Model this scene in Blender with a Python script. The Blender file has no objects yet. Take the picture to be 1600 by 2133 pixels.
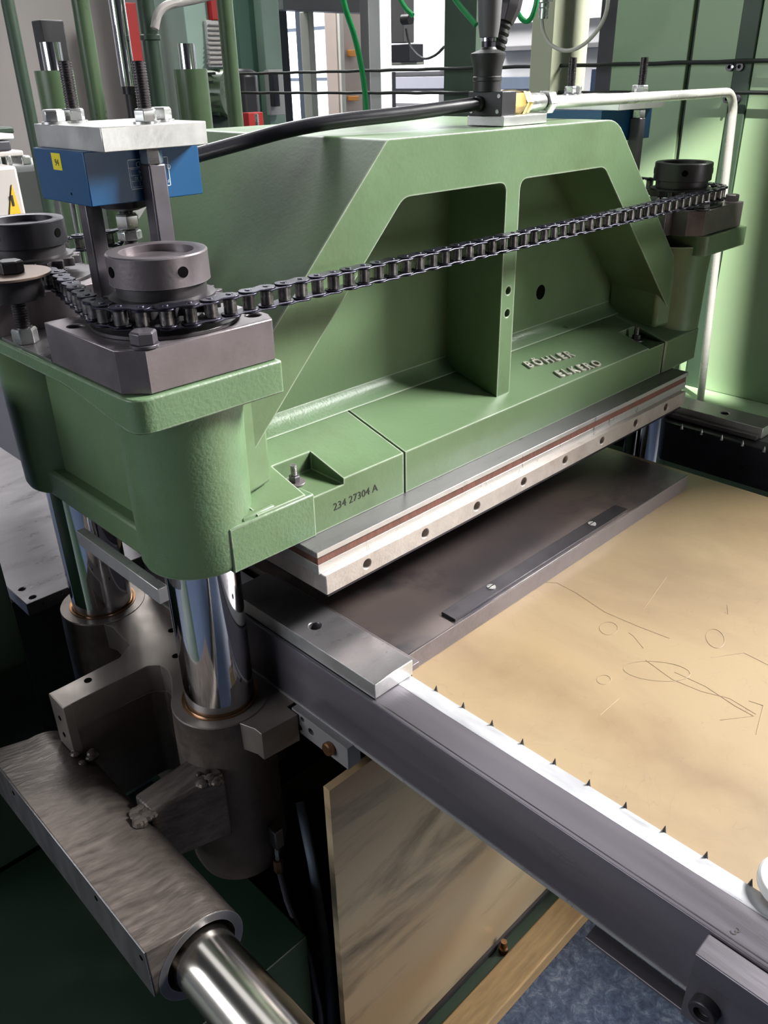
import bpy, bmesh, math, random
from mathutils import Vector, Matrix, Euler
random.seed(4)
C = bpy.context.scene.collection
SC = bpy.context.scene
FLOOR = -1.53            # everything is laid out relative to the lens; the scene is lifted at the end so the floor is z = 0

# ------------------------------------------------------------------ camera
cam = bpy.data.cameras.new('camera'); co = bpy.data.objects.new('camera', cam); C.objects.link(co)
cam.sensor_fit = 'VERTICAL'; cam.sensor_height = 36.0; cam.lens = 1725.12 / 2133 * 36.0
cam.clip_start = 0.02; cam.clip_end = 100
RC = Matrix.Rotation(math.radians(-44.02725), 3, 'Z') @ Matrix.Rotation(math.radians(62.09016), 3, 'X') @ Matrix.Rotation(math.radians(-1.26095), 3, 'Z')
co.rotation_euler = RC.to_euler(); co.location = (0, 0, 0)
SC.camera = co
# ------------------------------------------------------------------ light
w = bpy.data.worlds.new('world'); SC.world = w; w.use_nodes = True
bg = w.node_tree.nodes['Background']; bg.inputs[0].default_value = (0.80, 0.88, 1.0, 1); bg.inputs[1].default_value = 1.0

def area(name, loc, target, sx, sy, power, col=(1, 1, 1), spread=180):
    l = bpy.data.lights.new(name, 'AREA'); l.shape = 'RECTANGLE'; l.size = sx; l.size_y = sy
    l.energy = power; l.color = col; l.spread = math.radians(spread)
    o = bpy.data.objects.new(name, l); C.objects.link(o); o.location = loc
    o.rotation_euler = (Vector(target) - Vector(loc)).to_track_quat('-Z', 'Y').to_euler()
    return o
area('window_light_right', (4.2, -0.95, 2.3), (1.0, 0.95, -0.2), 1.4, 1.2, 78, (1.0, 0.985, 0.96), 60)
area('window_light_left', (-2.6, 1.9, 0.6), (0.4, 0.9, -0.5), 2.2, 1.2, 20, (0.93, 0.96, 1.0), 120)
area('skylight_lamp', (1.2, 2.2, 2.8), (1.2, 2.0, -1), 3.0, 2.4, 22, (0.97, 0.98, 1.0))
area('hall_lamp', (3.0, 5.0, 2.9), (3.4, 5.4, -1), 2.6, 2.4, 300, (1.0, 1.0, 1.0))
area('panel_fill', (1.9, -2.9, -0.35), (0.85, 0.6, -1.3), 1.6, 0.8, 4, (1.0, 0.98, 0.95), 50)  # added fill light to brighten the stained panel, no fixture stands there
SUN = Vector((-.40, -.42, .82)).normalized()
sl_ = bpy.data.lights.new('sun', 'SUN'); sl_.energy = 10.0; sl_.angle = math.radians(0.8); sl_.color = (1, .97, .88)
so = bpy.data.objects.new('sun', sl_); C.objects.link(so); so.rotation_euler = SUN.to_track_quat('Z', 'Y').to_euler(); so.location = SUN * 12
vs = SC.view_settings
SC.display_settings.display_device = 'sRGB'
vs.view_transform = 'Standard'; vs.look = 'None'; vs.gamma = 1.0; vs.use_curve_mapping = False
vs.exposure = 0.4
SC.cycles.diffuse_bounces = 1

# ------------------------------------------------------------------ materials
def lin(r, g, b):
    f = lambda c: (c / 255 / 12.92) if c / 255 <= 0.04045 else ((c / 255 + 0.055) / 1.055) ** 2.4
    return (f(r), f(g), f(b), 1)
def nd(nt, t, **kw):
    n = nt.nodes.new(t)
    for k, v in kw.items():
        if k.startswith('i_'):
            k2 = k[2:]
            n.inputs[int(k2) if k2.isdigit() else k2].default_value = v
        else: setattr(n, k, v)
    return n
MATS = {}
def mat(name, col, rough=0.5, metal=0.0, var=0.12, scale=9.0, stretch=(1, 1, 1), bump=0.0, bscale=120.0, dirt=None, dirt_amt=0.0, dirt_scale=4.0,
        wear=None, wear_r=0.0015, rvar=0.12, aniso=None, emit=None, estr=0.0, spec=0.5, coat=0.0):
    m = bpy.data.materials.new(name); m.use_nodes = True; nt = m.node_tree; L = nt.links
    b = nt.nodes['Principled BSDF']; b.inputs['Metallic'].default_value = metal
    b.inputs['Specular IOR Level'].default_value = spec; b.inputs['Coat Weight'].default_value = coat
    tc = nd(nt, 'ShaderNodeNewGeometry'); mp = nd(nt, 'ShaderNodeMapping'); mp.inputs['Scale'].default_value = stretch
    L.new(tc.outputs['Position'], mp.inputs['Vector'])
    n1 = nd(nt, 'ShaderNodeTexNoise', i_Scale=scale, i_Detail=6.0, i_Roughness=0.6); L.new(mp.outputs[0], n1.inputs['Vector'])
    r1 = nd(nt, 'ShaderNodeMapRange', i_1=0.3, i_2=0.7, i_3=1 - var, i_4=1 + var); L.new(n1.outputs[0], r1.inputs[0])
    mx = nd(nt, 'ShaderNodeMix', data_type='RGBA', blend_type='MULTIPLY'); mx.inputs[0].default_value = 1.0
    mx.inputs[6].default_value = col; L.new(r1.outputs[0], mx.inputs[7])
    out = mx.outputs[2]
    if dirt is not None:
        n2 = nd(nt, 'ShaderNodeTexNoise', i_Scale=dirt_scale, i_Detail=8.0, i_Roughness=0.7); L.new(mp.outputs[0], n2.inputs['Vector'])
        r2 = nd(nt, 'ShaderNodeMapRange', i_1=0.5, i_2=0.72, i_3=0.0, i_4=dirt_amt); L.new(n2.outputs[0], r2.inputs[0])
        m2 = nd(nt, 'ShaderNodeMix', data_type='RGBA'); L.new(r2.outputs[0], m2.inputs[0]); L.new(out, m2.inputs[6]); m2.inputs[7].default_value = dirt
        out = m2.outputs[2]
    rr = nd(nt, 'ShaderNodeMapRange', i_1=0.3, i_2=0.7, i_3=max(0.02, rough - rvar * rough * 2), i_4=min(1, rough + rvar * rough * 2)); L.new(n1.outputs[0], rr.inputs[0])
    L.new(rr.outputs[0], b.inputs['Roughness'])
    if wear is not None:
        bv = nd(nt, 'ShaderNodeBevel', samples=4); bv.inputs[0].default_value = wear_r
        dp = nd(nt, 'ShaderNodeVectorMath', operation='DOT_PRODUCT'); L.new(bv.outputs[0], dp.inputs[0]); L.new(tc.outputs['Normal'], dp.inputs[1])
        n3 = nd(nt, 'ShaderNodeTexNoise', i_Scale=45.0, i_Detail=5.0); L.new(tc.outputs['Position'], n3.inputs['Vector'])
        ad = nd(nt, 'ShaderNodeMath', operation='MULTIPLY_ADD', i_1=0.13, i_2=-0.055); L.new(n3.outputs[0], ad.inputs[0])
        su = nd(nt, 'ShaderNodeMath', operation='ADD'); L.new(dp.outputs['Value'], su.inputs[0]); L.new(ad.outputs[0], su.inputs[1])
        r3 = nd(nt, 'ShaderNodeMapRange', i_1=0.975, i_2=0.90, i_3=0.0, i_4=0.85); L.new(su.outputs[0], r3.inputs[0])
        m3 = nd(nt, 'ShaderNodeMix', data_type='RGBA'); L.new(r3.outputs[0], m3.inputs[0]); L.new(out, m3.inputs[6]); m3.inputs[7].default_value = wear
        out = m3.outputs[2]
    L.new(out, b.inputs['Base Color'])
    if bump > 0:
        n4 = nd(nt, 'ShaderNodeTexNoise', i_Scale=bscale, i_Detail=3.0); L.new(mp.outputs[0], n4.inputs['Vector'])
        bp = nd(nt, 'ShaderNodeBump', i_Strength=bump, i_Distance=0.002); L.new(n4.outputs[0], bp.inputs['Height']); L.new(bp.outputs[0], b.inputs['Normal'])
    if aniso: b.inputs['Anisotropic'].default_value = aniso
    if emit: b.inputs['Emission Color'].default_value = emit; b.inputs['Emission Strength'].default_value = estr
    MATS[name] = m; return m
M = MATS
mat('green_paint', lin(97, 121, 88), 0.38, var=0.10, scale=3.0, bump=0.10, bscale=160, dirt=lin(74, 82, 50), dirt_amt=0.45, dirt_scale=3.5, wear=lin(200, 208, 194), wear_r=0.004)
mat('green_paint_pitted', lin(98, 124, 92), 0.36, var=0.08, scale=4.0, bump=0.28, bscale=230, dirt=lin(80, 88, 54), dirt_amt=0.4, dirt_scale=5, wear=lin(200, 208, 194), wear_r=0.004)
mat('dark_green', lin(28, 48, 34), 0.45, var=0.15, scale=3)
mat('post_green', lin(62, 82, 66), 0.5, var=0.1)
mat('pipe_green', lin(92, 114, 84), 0.32, var=0.15, scale=5, dirt=lin(70, 80, 50), dirt_amt=0.4)
mat('pale_green', lin(160, 188, 150), 0.42, var=0.04, scale=2)
mat('mint', lin(176, 205, 190), 0.45, var=0.04)
mat('olive', lin(190, 194, 166), 0.5, var=0.05)
mat('plate_steel', lin(126, 118, 122), 0.36, 0.6, var=0.14, scale=14, bump=0.10, bscale=220, dirt=lin(70, 62, 60), dirt_amt=0.5, dirt_scale=9, wear=lin(190, 190, 194), wear_r=0.001)
mat('dark_steel', lin(70, 68, 74), 0.36, 0.8, var=0.2, scale=14, bump=0.08, bscale=200, dirt=lin(40, 36, 36), dirt_amt=0.5, dirt_scale=8)
mat('rail_steel', lin(120, 115, 123), 0.34, 0.6, var=0.07, scale=5, stretch=(8, 0.6, 8), bump=0.05, bscale=60, rvar=0.1)
mat('bright_steel', lin(204, 203, 203), 0.32, 0.6, var=0.04, scale=10, stretch=(4, 4, 1), bump=0.06, bscale=180)
mat('milled_aluminium', lin(205, 205, 203), 0.36, 0.75, var=0.09, scale=16, bump=0.08, bscale=140, dirt=lin(130, 128, 124), dirt_amt=0.4, dirt_scale=12)
mat('scratched_steel', lin(134, 131, 134), 0.33, 0.7, var=0.08, scale=12, stretch=(1, 3, 1), bump=0.06, bscale=120, dirt=lin(100, 96, 98), dirt_amt=0.4, dirt_scale=7, wear=lin(230, 230, 230), wear_r=0.001)
mat('die_steel', lin(196, 188, 182), 0.42, 0.4, var=0.12, scale=60, bump=0.18, bscale=260, dirt=lin(140, 112, 96), dirt_amt=0.5, dirt_scale=7)
mat('chrome', lin(225, 226, 230), 0.07, 1.0, var=0.02, rvar=0.02)
mat('shaft_steel', lin(205, 200, 192), 0.2, 1.0, var=0.03, rvar=0.05)
mat('cast_iron', lin(104, 94, 88), 0.5, 0.45, var=0.22, scale=22, bump=0.45, bscale=70, dirt=lin(52, 44, 40), dirt_amt=0.7, dirt_scale=8)
mat('cast_machined', lin(142, 133, 127), 0.4, 0.55, var=0.1, scale=18, bump=0.06, bscale=120, dirt=lin(80, 70, 64), dirt_amt=0.4)
mat('ground_steel', lin(98, 90, 85), 0.42, 0.5, var=0.38, scale=46, stretch=(0.5, 2.6, 2), bump=0.4, bscale=90, dirt=lin(58, 50, 47), dirt_amt=0.75, dirt_scale=5)
mat('worn_letter', lin(196, 196, 184), 0.4, 0.3, var=0.2, scale=80, dirt=lin(90, 84, 76), dirt_amt=0.6, dirt_scale=60)
mat('green_sea', lin(100, 140, 122), 0.45, var=0.04)
mat('cardboard', lin(190, 174, 164), 0.7, var=0.05)
mat('hall_grey', lin(170, 170, 182), 0.6, var=0.03)
mat('steel_blue', lin(72, 92, 130), 0.45, var=0.05)
mat('strip_glare', lin(206, 206, 212), 0.36, 0.5, var=0.12, scale=20, stretch=(4, 1, 4))  # pale colour carries the window reflection on the near rail strip
mat('tan_steel', lin(126, 108, 98), 0.4, 0.5, var=0.15)
mat('bronze', lin(150, 112, 80), 0.35, 0.9, var=0.1)
mat('brass', lin(150, 128, 72), 0.32, 0.9, var=0.12)
mat('chain_steel', lin(66, 65, 78), 0.33, 0.85, var=0.25, scale=60, dirt=lin(26, 23, 24), dirt_amt=0.85, dirt_scale=30)
mat('chain_roller', lin(150, 146, 146), 0.26, 0.9, var=0.3, scale=70, dirt=lin(40, 34, 32), dirt_amt=0.9, dirt_scale=40)
mat('black_oxide', lin(70, 67, 70), 0.4, 0.5, var=0.15, scale=20)
mat('bolt_dark', lin(96, 92, 98), 0.38, 0.55, var=0.15, scale=30)
mat('zinc', lin(205, 206, 205), 0.28, 0.85, var=0.12, scale=40)
mat('thread_steel', lin(82, 78, 80), 0.36, 0.85, var=0.15, scale=40)
mat('blue_paint', lin(2, 74, 120), 0.38, var=0.07, scale=6, bump=0.05, wear=lin(140, 180, 215), wear_r=0.0006)
mat('yellow_label', lin(232, 214, 30), 0.5, var=0.05)
mat('warning_yellow', lin(222, 168, 38), 0.5, var=0.05)
mat('white_print', lin(205, 220, 235), 0.5, var=0.02)
mat('pencil', lin(160, 140, 112), 0.6, var=0.1)
mat('black_print', lin(36, 36, 34), 0.6, var=0.02)
mat('black_plastic', lin(44, 44, 47), 0.42, var=0.06)
mat('grip_grey', lin(86, 86, 88), 0.55, var=0.05)
mat('rubber_black', lin(34, 34, 35), 0.5, var=0.1)
mat('hose_black', lin(34, 33, 38), 0.3, var=0.1)
mat('wood_strip', lin(112, 76, 66), 0.7, var=0.3, scale=90, stretch=(1, 1, 0.25), bump=0.5, bscale=160)
mat('lumber', lin(178, 148, 106), 0.6, var=0.2, scale=14, stretch=(1, 8, 8), bump=0.2, bscale=40, dirt=lin(120, 84, 54), dirt_amt=0.4, dirt_scale=5)
mat('white_paint', lin(225, 224, 222), 0.5, var=0.03)
mat('cream_paint', lin(205, 203, 192), 0.5, var=0.04)
mat('grey_paint', lin(178, 172, 168), 0.5, var=0.05, scale=3)
mat('mid_grey', lin(128, 126, 128), 0.5, var=0.05)
mat('dark_grey', lin(62, 62, 70), 0.5, var=0.06)
mat('hall_wall_grey', lin(104, 106, 110), 0.8, var=0.04, scale=2)
mat('hall_wall', lin(214, 212, 214), 0.7, var=0.04, scale=2)
mat('hall_ceiling', lin(105, 107, 110), 0.8, var=0.03)
mat('red_paint', lin(196, 48, 44), 0.5, var=0.05)
mat('orange_paint', lin(226, 148, 60), 0.5, var=0.05)
mat('green_hose', lin(20, 150, 78), 0.35, var=0.05)
mat('cord_black', lin(34, 40, 36), 0.6, var=0.1)
mat('tube_steel', lin(222, 222, 218), 0.3, 0.35, var=0.06, scale=20)
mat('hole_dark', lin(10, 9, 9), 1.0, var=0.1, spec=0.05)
mat('rust_hole', lin(96, 62, 48), 0.8, var=0.3, scale=80)
mat('grey_blue', lin(110, 122, 140), 0.5, var=0.05)

def special_floor():
    m = bpy.data.materials.new('speckled_floor'); m.use_nodes = True; nt = m.node_tree; L = nt.links; b = nt.nodes['Principled BSDF']
    g = nd(nt, 'ShaderNodeNewGeometry')
    n = nd(nt, 'ShaderNodeTexNoise', i_Scale=46.0, i_Detail=5.0, i_Roughness=0.8, i_Distortion=0.5); L.new(g.outputs['Position'], n.inputs['Vector'])
    r = nd(nt, 'ShaderNodeValToRGB'); L.new(n.outputs[0], r.inputs[0])
    e = r.color_ramp.elements; e[0].position = 0.36; e[0].color = lin(58, 68, 92); e[1].position = 0.72; e[1].color = lin(150, 158, 172)
    k = r.color_ramp.elements.new(0.52); k.color = lin(84, 98, 124)
    L.new(r.outputs[0], b.inputs['Base Color']); b.inputs['Roughness'].default_value = 0.35
    MATS['speckled_floor'] = m
special_floor()
def special_board(name, base, dark, warm, amt, streak_scale, stretch, rough, fine=0.0, band=None):
    m = bpy.data.materials.new(name); m.use_nodes = True; nt = m.node_tree; L = nt.links; b = nt.nodes['Principled BSDF']
    g = nd(nt, 'ShaderNodeNewGeometry'); mp = nd(nt, 'ShaderNodeMapping'); mp.inputs['Scale'].default_value = stretch; L.new(g.outputs['Position'], mp.inputs[0])
    n = nd(nt, 'ShaderNodeTexNoise', i_Scale=streak_scale, i_Detail=7.0, i_Roughness=0.62, i_Distortion=0.4); L.new(mp.outputs[0], n.inputs['Vector'])
    r = nd(nt, 'ShaderNodeMapRange', i_1=0.50, i_2=0.70, i_3=0.0, i_4=amt); L.new(n.outputs[0], r.inputs[0])
    n2 = nd(nt, 'ShaderNodeTexNoise', i_Scale=streak_scale * 0.7, i_Detail=3.0); L.new(mp.outputs[0], n2.inputs['Vector'])
    r2 = nd(nt, 'ShaderNodeMapRange', i_1=0.4, i_2=0.65, i_3=0.0, i_4=0.6); L.new(n2.outputs[0], r2.inputs[0])
    m1 = nd(nt, 'ShaderNodeMix', data_type='RGBA'); L.new(r2.outputs[0], m1.inputs[0]); m1.inputs[6].default_value = base; m1.inputs[7].default_value = warm
    m2 = nd(nt, 'ShaderNodeMix', data_type='RGBA'); L.new(r.outputs[0], m2.inputs[0]); L.new(m1.outputs[2], m2.inputs[6]); m2.inputs[7].default_value = dark
    out = m2.outputs[2]
    if band:      # grime ground in along the rail, a stripe of its own on the board
        sx = nd(nt, 'ShaderNodeSeparateXYZ'); L.new(g.outputs['Position'], sx.inputs[0])
        nb = nd(nt, 'ShaderNodeTexNoise', i_Scale=9.0, i_Detail=8.0, i_Roughness=0.7); L.new(g.outputs['Position'], nb.inputs['Vector'])
        wob = nd(nt, 'ShaderNodeMath', operation='MULTIPLY_ADD', i_1=0.09, i_2=-0.045 - band[0]); L.new(nb.outputs[0], wob.inputs[0])
        dx = nd(nt, 'ShaderNodeMath', operation='ADD'); L.new(sx.outputs[0], dx.inputs[0]); L.new(wob.outputs[0], dx.inputs[1])
        ax_ = nd(nt, 'ShaderNodeMath', operation='ABSOLUTE'); L.new(dx.outputs[0], ax_.inputs[0])
        mb_ = nd(nt, 'ShaderNodeMapRange', i_1=0.0, i_2=band[1], i_3=0.55, i_4=0.0); L.new(ax_.outputs[0], mb_.inputs[0])
        nb2 = nd(nt, 'ShaderNodeTexNoise', i_Scale=26.0, i_Detail=6.0); L.new(g.outputs['Position'], nb2.inputs['Vector'])
        mm = nd(nt, 'ShaderNodeMath', operation='MULTIPLY'); L.new(mb_.outputs[0], mm.inputs[0]); L.new(nb2.outputs[0], mm.inputs[1]); mm.use_clamp = True
        m4 = nd(nt, 'ShaderNodeMix', data_type='RGBA'); L.new(mm.outputs[0], m4.inputs[0]); L.new(out, m4.inputs[6]); m4.inputs[7].default_value = lin(92, 62, 44); out = m4.outputs[2]
    if fine:
        n3 = nd(nt, 'ShaderNodeTexNoise', i_Scale=7.0, i_Detail=2.0, i_Distortion=3.0); L.new(g.outputs['Position'], n3.inputs['Vector'])
        ab = nd(nt, 'ShaderNodeMath', operation='SUBTRACT', i_1=0.5); L.new(n3.outputs[0], ab.inputs[0])
        a2 = nd(nt, 'ShaderNodeMath', operation='ABSOLUTE'); L.new(ab.outputs[0], a2.inputs[0])
        r3 = nd(nt, 'ShaderNodeMapRange', i_1=0.0, i_2=0.0035, i_3=fine, i_4=0.0); L.new(a2.outputs[0], r3.inputs[0])
        m3 = nd(nt, 'ShaderNodeMix', data_type='RGBA'); L.new(r3.outputs[0], m3.inputs[0]); L.new(out, m3.inputs[6]); m3.inputs[7].default_value = dark; out = m3.outputs[2]
    L.new(out, b.inputs['Base Color']); b.inputs['Roughness'].default_value = rough
    MATS[name] = m
special_board('plywood', lin(162, 141, 110), lin(124, 102, 84), lin(160, 134, 96), 0.55, 3.2, (1.1, 0.5, 1), 0.42, 0.3, band=(.715, .06))
special_board('stained_panel', lin(190, 174, 144), lin(46, 36, 28), lin(178, 140, 98), 1.0, 3.4, (0.55, 1, 2.2), 0.3)
special_board('black_plate', lin(84, 78, 80), lin(26, 30, 44), lin(134, 116, 106), 1.0, 4.2, (1, 1, 1), 0.30)  # warm tone paints the plate's brownish sheen as random patches
MATS['black_plate'].node_tree.nodes['Principled BSDF'].inputs['Metallic'].default_value = 0.45

# ------------------------------------------------------------------ geometry helpers
def frame_of(d):
    d = Vector(d).normalized(); a = Vector((0, 0, 1)) if abs(d.z) < 0.9 else Vector((1, 0, 0))
    x = a.cross(d).normalized(); return x, d.cross(x), d
class MB:
    def __init__(s): s.b = bmesh.new()
    def face(s, vs):
        try: return s.b.faces.new(vs)
        except ValueError: return None
    def box(s, x0, x1, y0, y1, z0, z1):
        v = [s.b.verts.new(p) for p in ((x0, y0, z0), (x1, y0, z0), (x1, y1, z0), (x0, y1, z0), (x0, y0, z1), (x1, y0, z1), (x1, y1, z1), (x0, y1, z1))]
        for f in ((0, 3, 2, 1), (4, 5, 6, 7), (0, 1, 5, 4), (1, 2, 6, 5), (2, 3, 7, 6), (3, 0, 4, 7)): s.face([v[i] for i in f])
        return s
    def loft(s, rings, cap0=True, cap1=True, closed=False):
        R = [[s.b.verts.new(p) for p in r] for r in rings]; n = len(R[0])
        for a, c in zip(R, R[1:] + ([R[0]] if closed else [])):
            for i in range(n): s.face([a[i], a[(i + 1) % n], c[(i + 1) % n], c[i]])
        if not closed:
            if cap0: s.face(R[0][::-1])
            if cap1: s.face(R[-1])
        return s
    def prism(s, pts, axis, a0, a1):
        def P(p, t):
            return {'x': (t, p[0], p[1]), 'y': (p[0], t, p[1]), 'z': (p[0], p[1], t)}[axis]
        return s.loft([[P(p, a0) for p in pts], [P(p, a1) for p in pts]])
    def cyl(s, p0, p1, r, r1=None, seg=32):
        p0, p1 = Vector(p0), Vector(p1); x, y, _ = frame_of(p1 - p0); r1 = r if r1 is None else r1
        ring = lambda p, q: [p + x * q * math.cos(2 * math.pi * i / seg) + y * q * math.sin(2 * math.pi * i / seg) for i in range(seg)]
        return s.loft([ring(p0, r), ring(p1, r1)])
    def lathe(s, c, prof, seg=48, axis=(0, 0, 1), closed=False):
        c = Vector(c); x, y, d = frame_of(axis)
        rings = [[c + d * h + x * max(r, 1e-5) * math.cos(2 * math.pi * i / seg) + y * max(r, 1e-5) * math.sin(2 * math.pi * i / seg) for i in range(seg)] for r, h in prof]
        return s.loft(rings, closed=closed)
    def hexa(s, c, d, af, h, chamf=True, turn=0.0):
        c = Vector(c); x, y, d = frame_of(d); R = af / math.sqrt(3)
        ring = lambda q, t: [c + d * t + x * q * math.cos(math.pi / 3 * i + turn) + y * q * math.sin(math.pi / 3 * i + turn) for i in range(6)]
        return s.loft([ring(R * 0.94, 0), ring(R, h * 0.09), ring(R, h * 0.85), ring(R * 0.86, h)])
    def tube(s, pts, r, seg=12, caps=True):
        P = [Vector(p) for p in pts]; rr = r if isinstance(r, (list, tuple)) else [r] * len(P)
        t0 = (P[1] - P[0]).normalized(); x, y, _ = frame_of(t0); rings = []
        for i, p in enumerate(P):
            t = (P[min(i + 1, len(P) - 1)] - P[max(i - 1, 0)]).normalized()
            x = (x - t * x.dot(t)).normalized(); y = t.cross(x)
            rings.append([p + (x * math.cos(2 * math.pi * k / seg) + y * math.sin(2 * math.pi * k / seg)) * rr[i] for k in range(seg)])
        return s.loft(rings, caps, caps)
    def thread(s, p0, p1, r, pitch, depth, seg=16):
        p0, p1 = Vector(p0), Vector(p1); n = max(2, int((p1 - p0).length / pitch)); prof = []; L = (p1 - p0).length
        for i in range(n): prof += [(r, L * i / n), (r, L * (i + .3) / n), (r - depth, L * (i + .55) / n), (r - depth, L * (i + .7) / n)]
        prof.append((r, L)); return s.lathe(p0, prof, seg, p1 - p0)
    def build(s, name, m, parent=None, bevel=0.0, smooth=30, seg=2, loc=None, rot=None):
        bmesh.ops.recalc_face_normals(s.b, faces=s.b.faces)
        off = Vector(loc) if loc is not None else Vector((0, 0, 0))
        base = Vector((0, 0, 0)); q = parent
        while q is not None: base += q.location; q = q.parent
        if loc is not None or parent is not None:
            bmesh.ops.translate(s.b, verts=s.b.verts, vec=-(base if loc is None else off))
        me = bpy.data.meshes.new(name); s.b.to_mesh(me); s.b.free()
        me.materials.append(MATS[m] if isinstance(m, str) else m)
        if smooth:
            for p in me.polygons: p.use_smooth = True
            me.set_sharp_from_angle(angle=math.radians(smooth))
        o = bpy.data.objects.new(name, me); C.objects.link(o)
        if parent is not None: o.parent = parent
        if loc is not None: o.location = off - base
        if bevel > 0:
            md = o.modifiers.new('bevel', 'BEVEL'); md.width = bevel; md.segments = seg; md.limit_method = 'ANGLE'; md.angle_limit = math.radians(35)
            md.harden_normals = False
        return o
def tag(o, label=None, cat=None, group=None, kind=None):
    if label: o['label'] = label
    if cat: o['category'] = cat
    if group: o['group'] = group
    if kind: o['kind'] = kind
    return o
def thing(name, loc, label, cat, group=None):
    o = bpy.data.objects.new(name, None); C.objects.link(o); o.location = loc; o.empty_display_size = 0.05
    return tag(o, label, cat, group)
def copy_tree(o, parent=None):
    c = o.copy(); C.objects.link(c); c.parent = parent
    for ch in list(o.children): copy_tree(ch, c)
    return c
def ray(u, v):
    return RC @ Vector(((u - 800) / 1725.12, (1066.5 - v) / 1725.12, -1.0))
def at(u, v, ax, val):
    d = ray(u, v); i = 'xyz'.index(ax); return d * (val / d[i])
def text(name, s, size, depth, m, parent, mtx, res=2, bevel=0.0, space=1.0):
    cu = bpy.data.curves.new(name, 'FONT'); cu.body = s; cu.size = size; cu.extrude = depth; cu.align_x = 'LEFT'; cu.resolution_u = res; cu.bevel_depth = bevel; cu.space_character = space
    o = bpy.data.objects.new(name, cu); C.objects.link(o)
    dg = bpy.context.evaluated_depsgraph_get(); me = bpy.data.meshes.new_from_object(o.evaluated_get(dg)); bpy.data.objects.remove(o)
    me.transform(mtx); base = Vector((0, 0, 0)); q = parent
    while q is not None: base += q.location; q = q.parent
    me.transform(Matrix.Translation(-base)); me.materials.clear(); me.materials.append(MATS[m])
    o = bpy.data.objects.new(name, me); C.objects.link(o); o.parent = parent; return o
def mtx(o, x, y):
    x = Vector(x).normalized(); y = Vector(y); y = (y - x * y.dot(x)).normalized(); z = x.cross(y); m = Matrix((x, y, z)).transposed().to_4x4(); m.translation = Vector(o); return m
def rounded(pts, r, n=5):
    out = []
    N = len(pts)
    for i, p in enumerate(pts):
        ri = r[i] if isinstance(r, (list, tuple)) else r
        p = Vector(p); a = (Vector(pts[i - 1]) - p); b = (Vector(pts[(i + 1) % N]) - p)
        if ri <= 0: out.append(tuple(p)); continue
        d = min(ri, a.length * .49, b.length * .49); A = p + a.normalized() * d; B = p + b.normalized() * d
        for k in range(n + 1):
            t = k / n; out.append(tuple((1 - t) ** 2 * A + 2 * t * (1 - t) * p + t * t * B))
    return out
def nut_mb(c, d, af, h, turn=0.3): return MB().hexa(c, d, af, h, turn=turn)
def bolt(root, c, af=0.024, h=0.012, m='bolt_dark', washer=0.0, name='bolt', turn=0.3, d=(0, 0, 1)):
    c = Vector(c); dd = Vector(d)
    if washer: MB().cyl(c, c + dd * 0.003, washer, seg=24).build('washer', m, root, bevel=0.0004); c = c + dd * 0.003
    return MB().hexa(c, d, af, h, turn=turn).build(name, m, root, bevel=0.0004)

# ================================================================== THE HALL
def slab(name, x0, x1, y0, y1, z0, z1, m):
    o = MB().box(x0, x1, y0, y1, z0, z1).build(name, m, smooth=0); o['kind'] = 'structure'; return o
HX0, HX1, HY0, HY1, HZ = -3.2, 5.0, -3.4, 7.6, 3.2
slab('floor', HX0 - .2, HX1 + .2, HY0 - .2, HY1 + .2, FLOOR - 0.1, FLOOR, 'speckled_floor')
ceil_ = slab('ceiling', HX0 - .2, HX1 + .2, HY0 - .2, HY1 + .2, HZ, HZ + .1, 'hall_ceiling')
# unseen ceiling opening, shaped to throw the sun patch on the green guard panels
cutter = MB(); hole = []
for y, z in ((1.19, -.285), (.84, -.055), (.80, -.80), (1.19, -.80)):
    p = Vector((1.95, y, z)); hole.append(p + SUN * ((HZ - z) / SUN.z))
cutter.loft([[p - SUN * .2 for p in hole], [p + SUN * .4 for p in hole]])
cm = bpy.data.meshes.new('cut'); bmesh.ops.recalc_face_normals(cutter.b, faces=cutter.b.faces); cutter.b.to_mesh(cm); cutter.b.free()
cut = bpy.data.objects.new('cut', cm); C.objects.link(cut)
md = ceil_.modifiers.new('b', 'BOOLEAN'); md.object = cut; md.operation = 'DIFFERENCE'; md.solver = 'EXACT'; bpy.context.view_layer.update()
nm_ = bpy.data.meshes.new_from_object(ceil_.evaluated_get(bpy.context.evaluated_depsgraph_get())); ceil_.modifiers.clear(); ceil_.data = nm_; bpy.data.objects.remove(cut)
slab('wall_left', HX0 - .2, HX0, HY0, HY1, FLOOR, HZ, 'hall_wall_grey')
slab('wall_right', HX1, HX1 + .2, HY0, HY1, FLOOR, HZ, 'hall_wall')
slab('wall_front', HX0 - .2, HX1 + .2, HY0 - .2, HY0, FLOOR, HZ, 'hall_wall_grey')
slab('wall_back', HX0 - .2, HX1 + .2, HY1, HY1 + .2, FLOOR, HZ, 'hall_wall')

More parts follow.
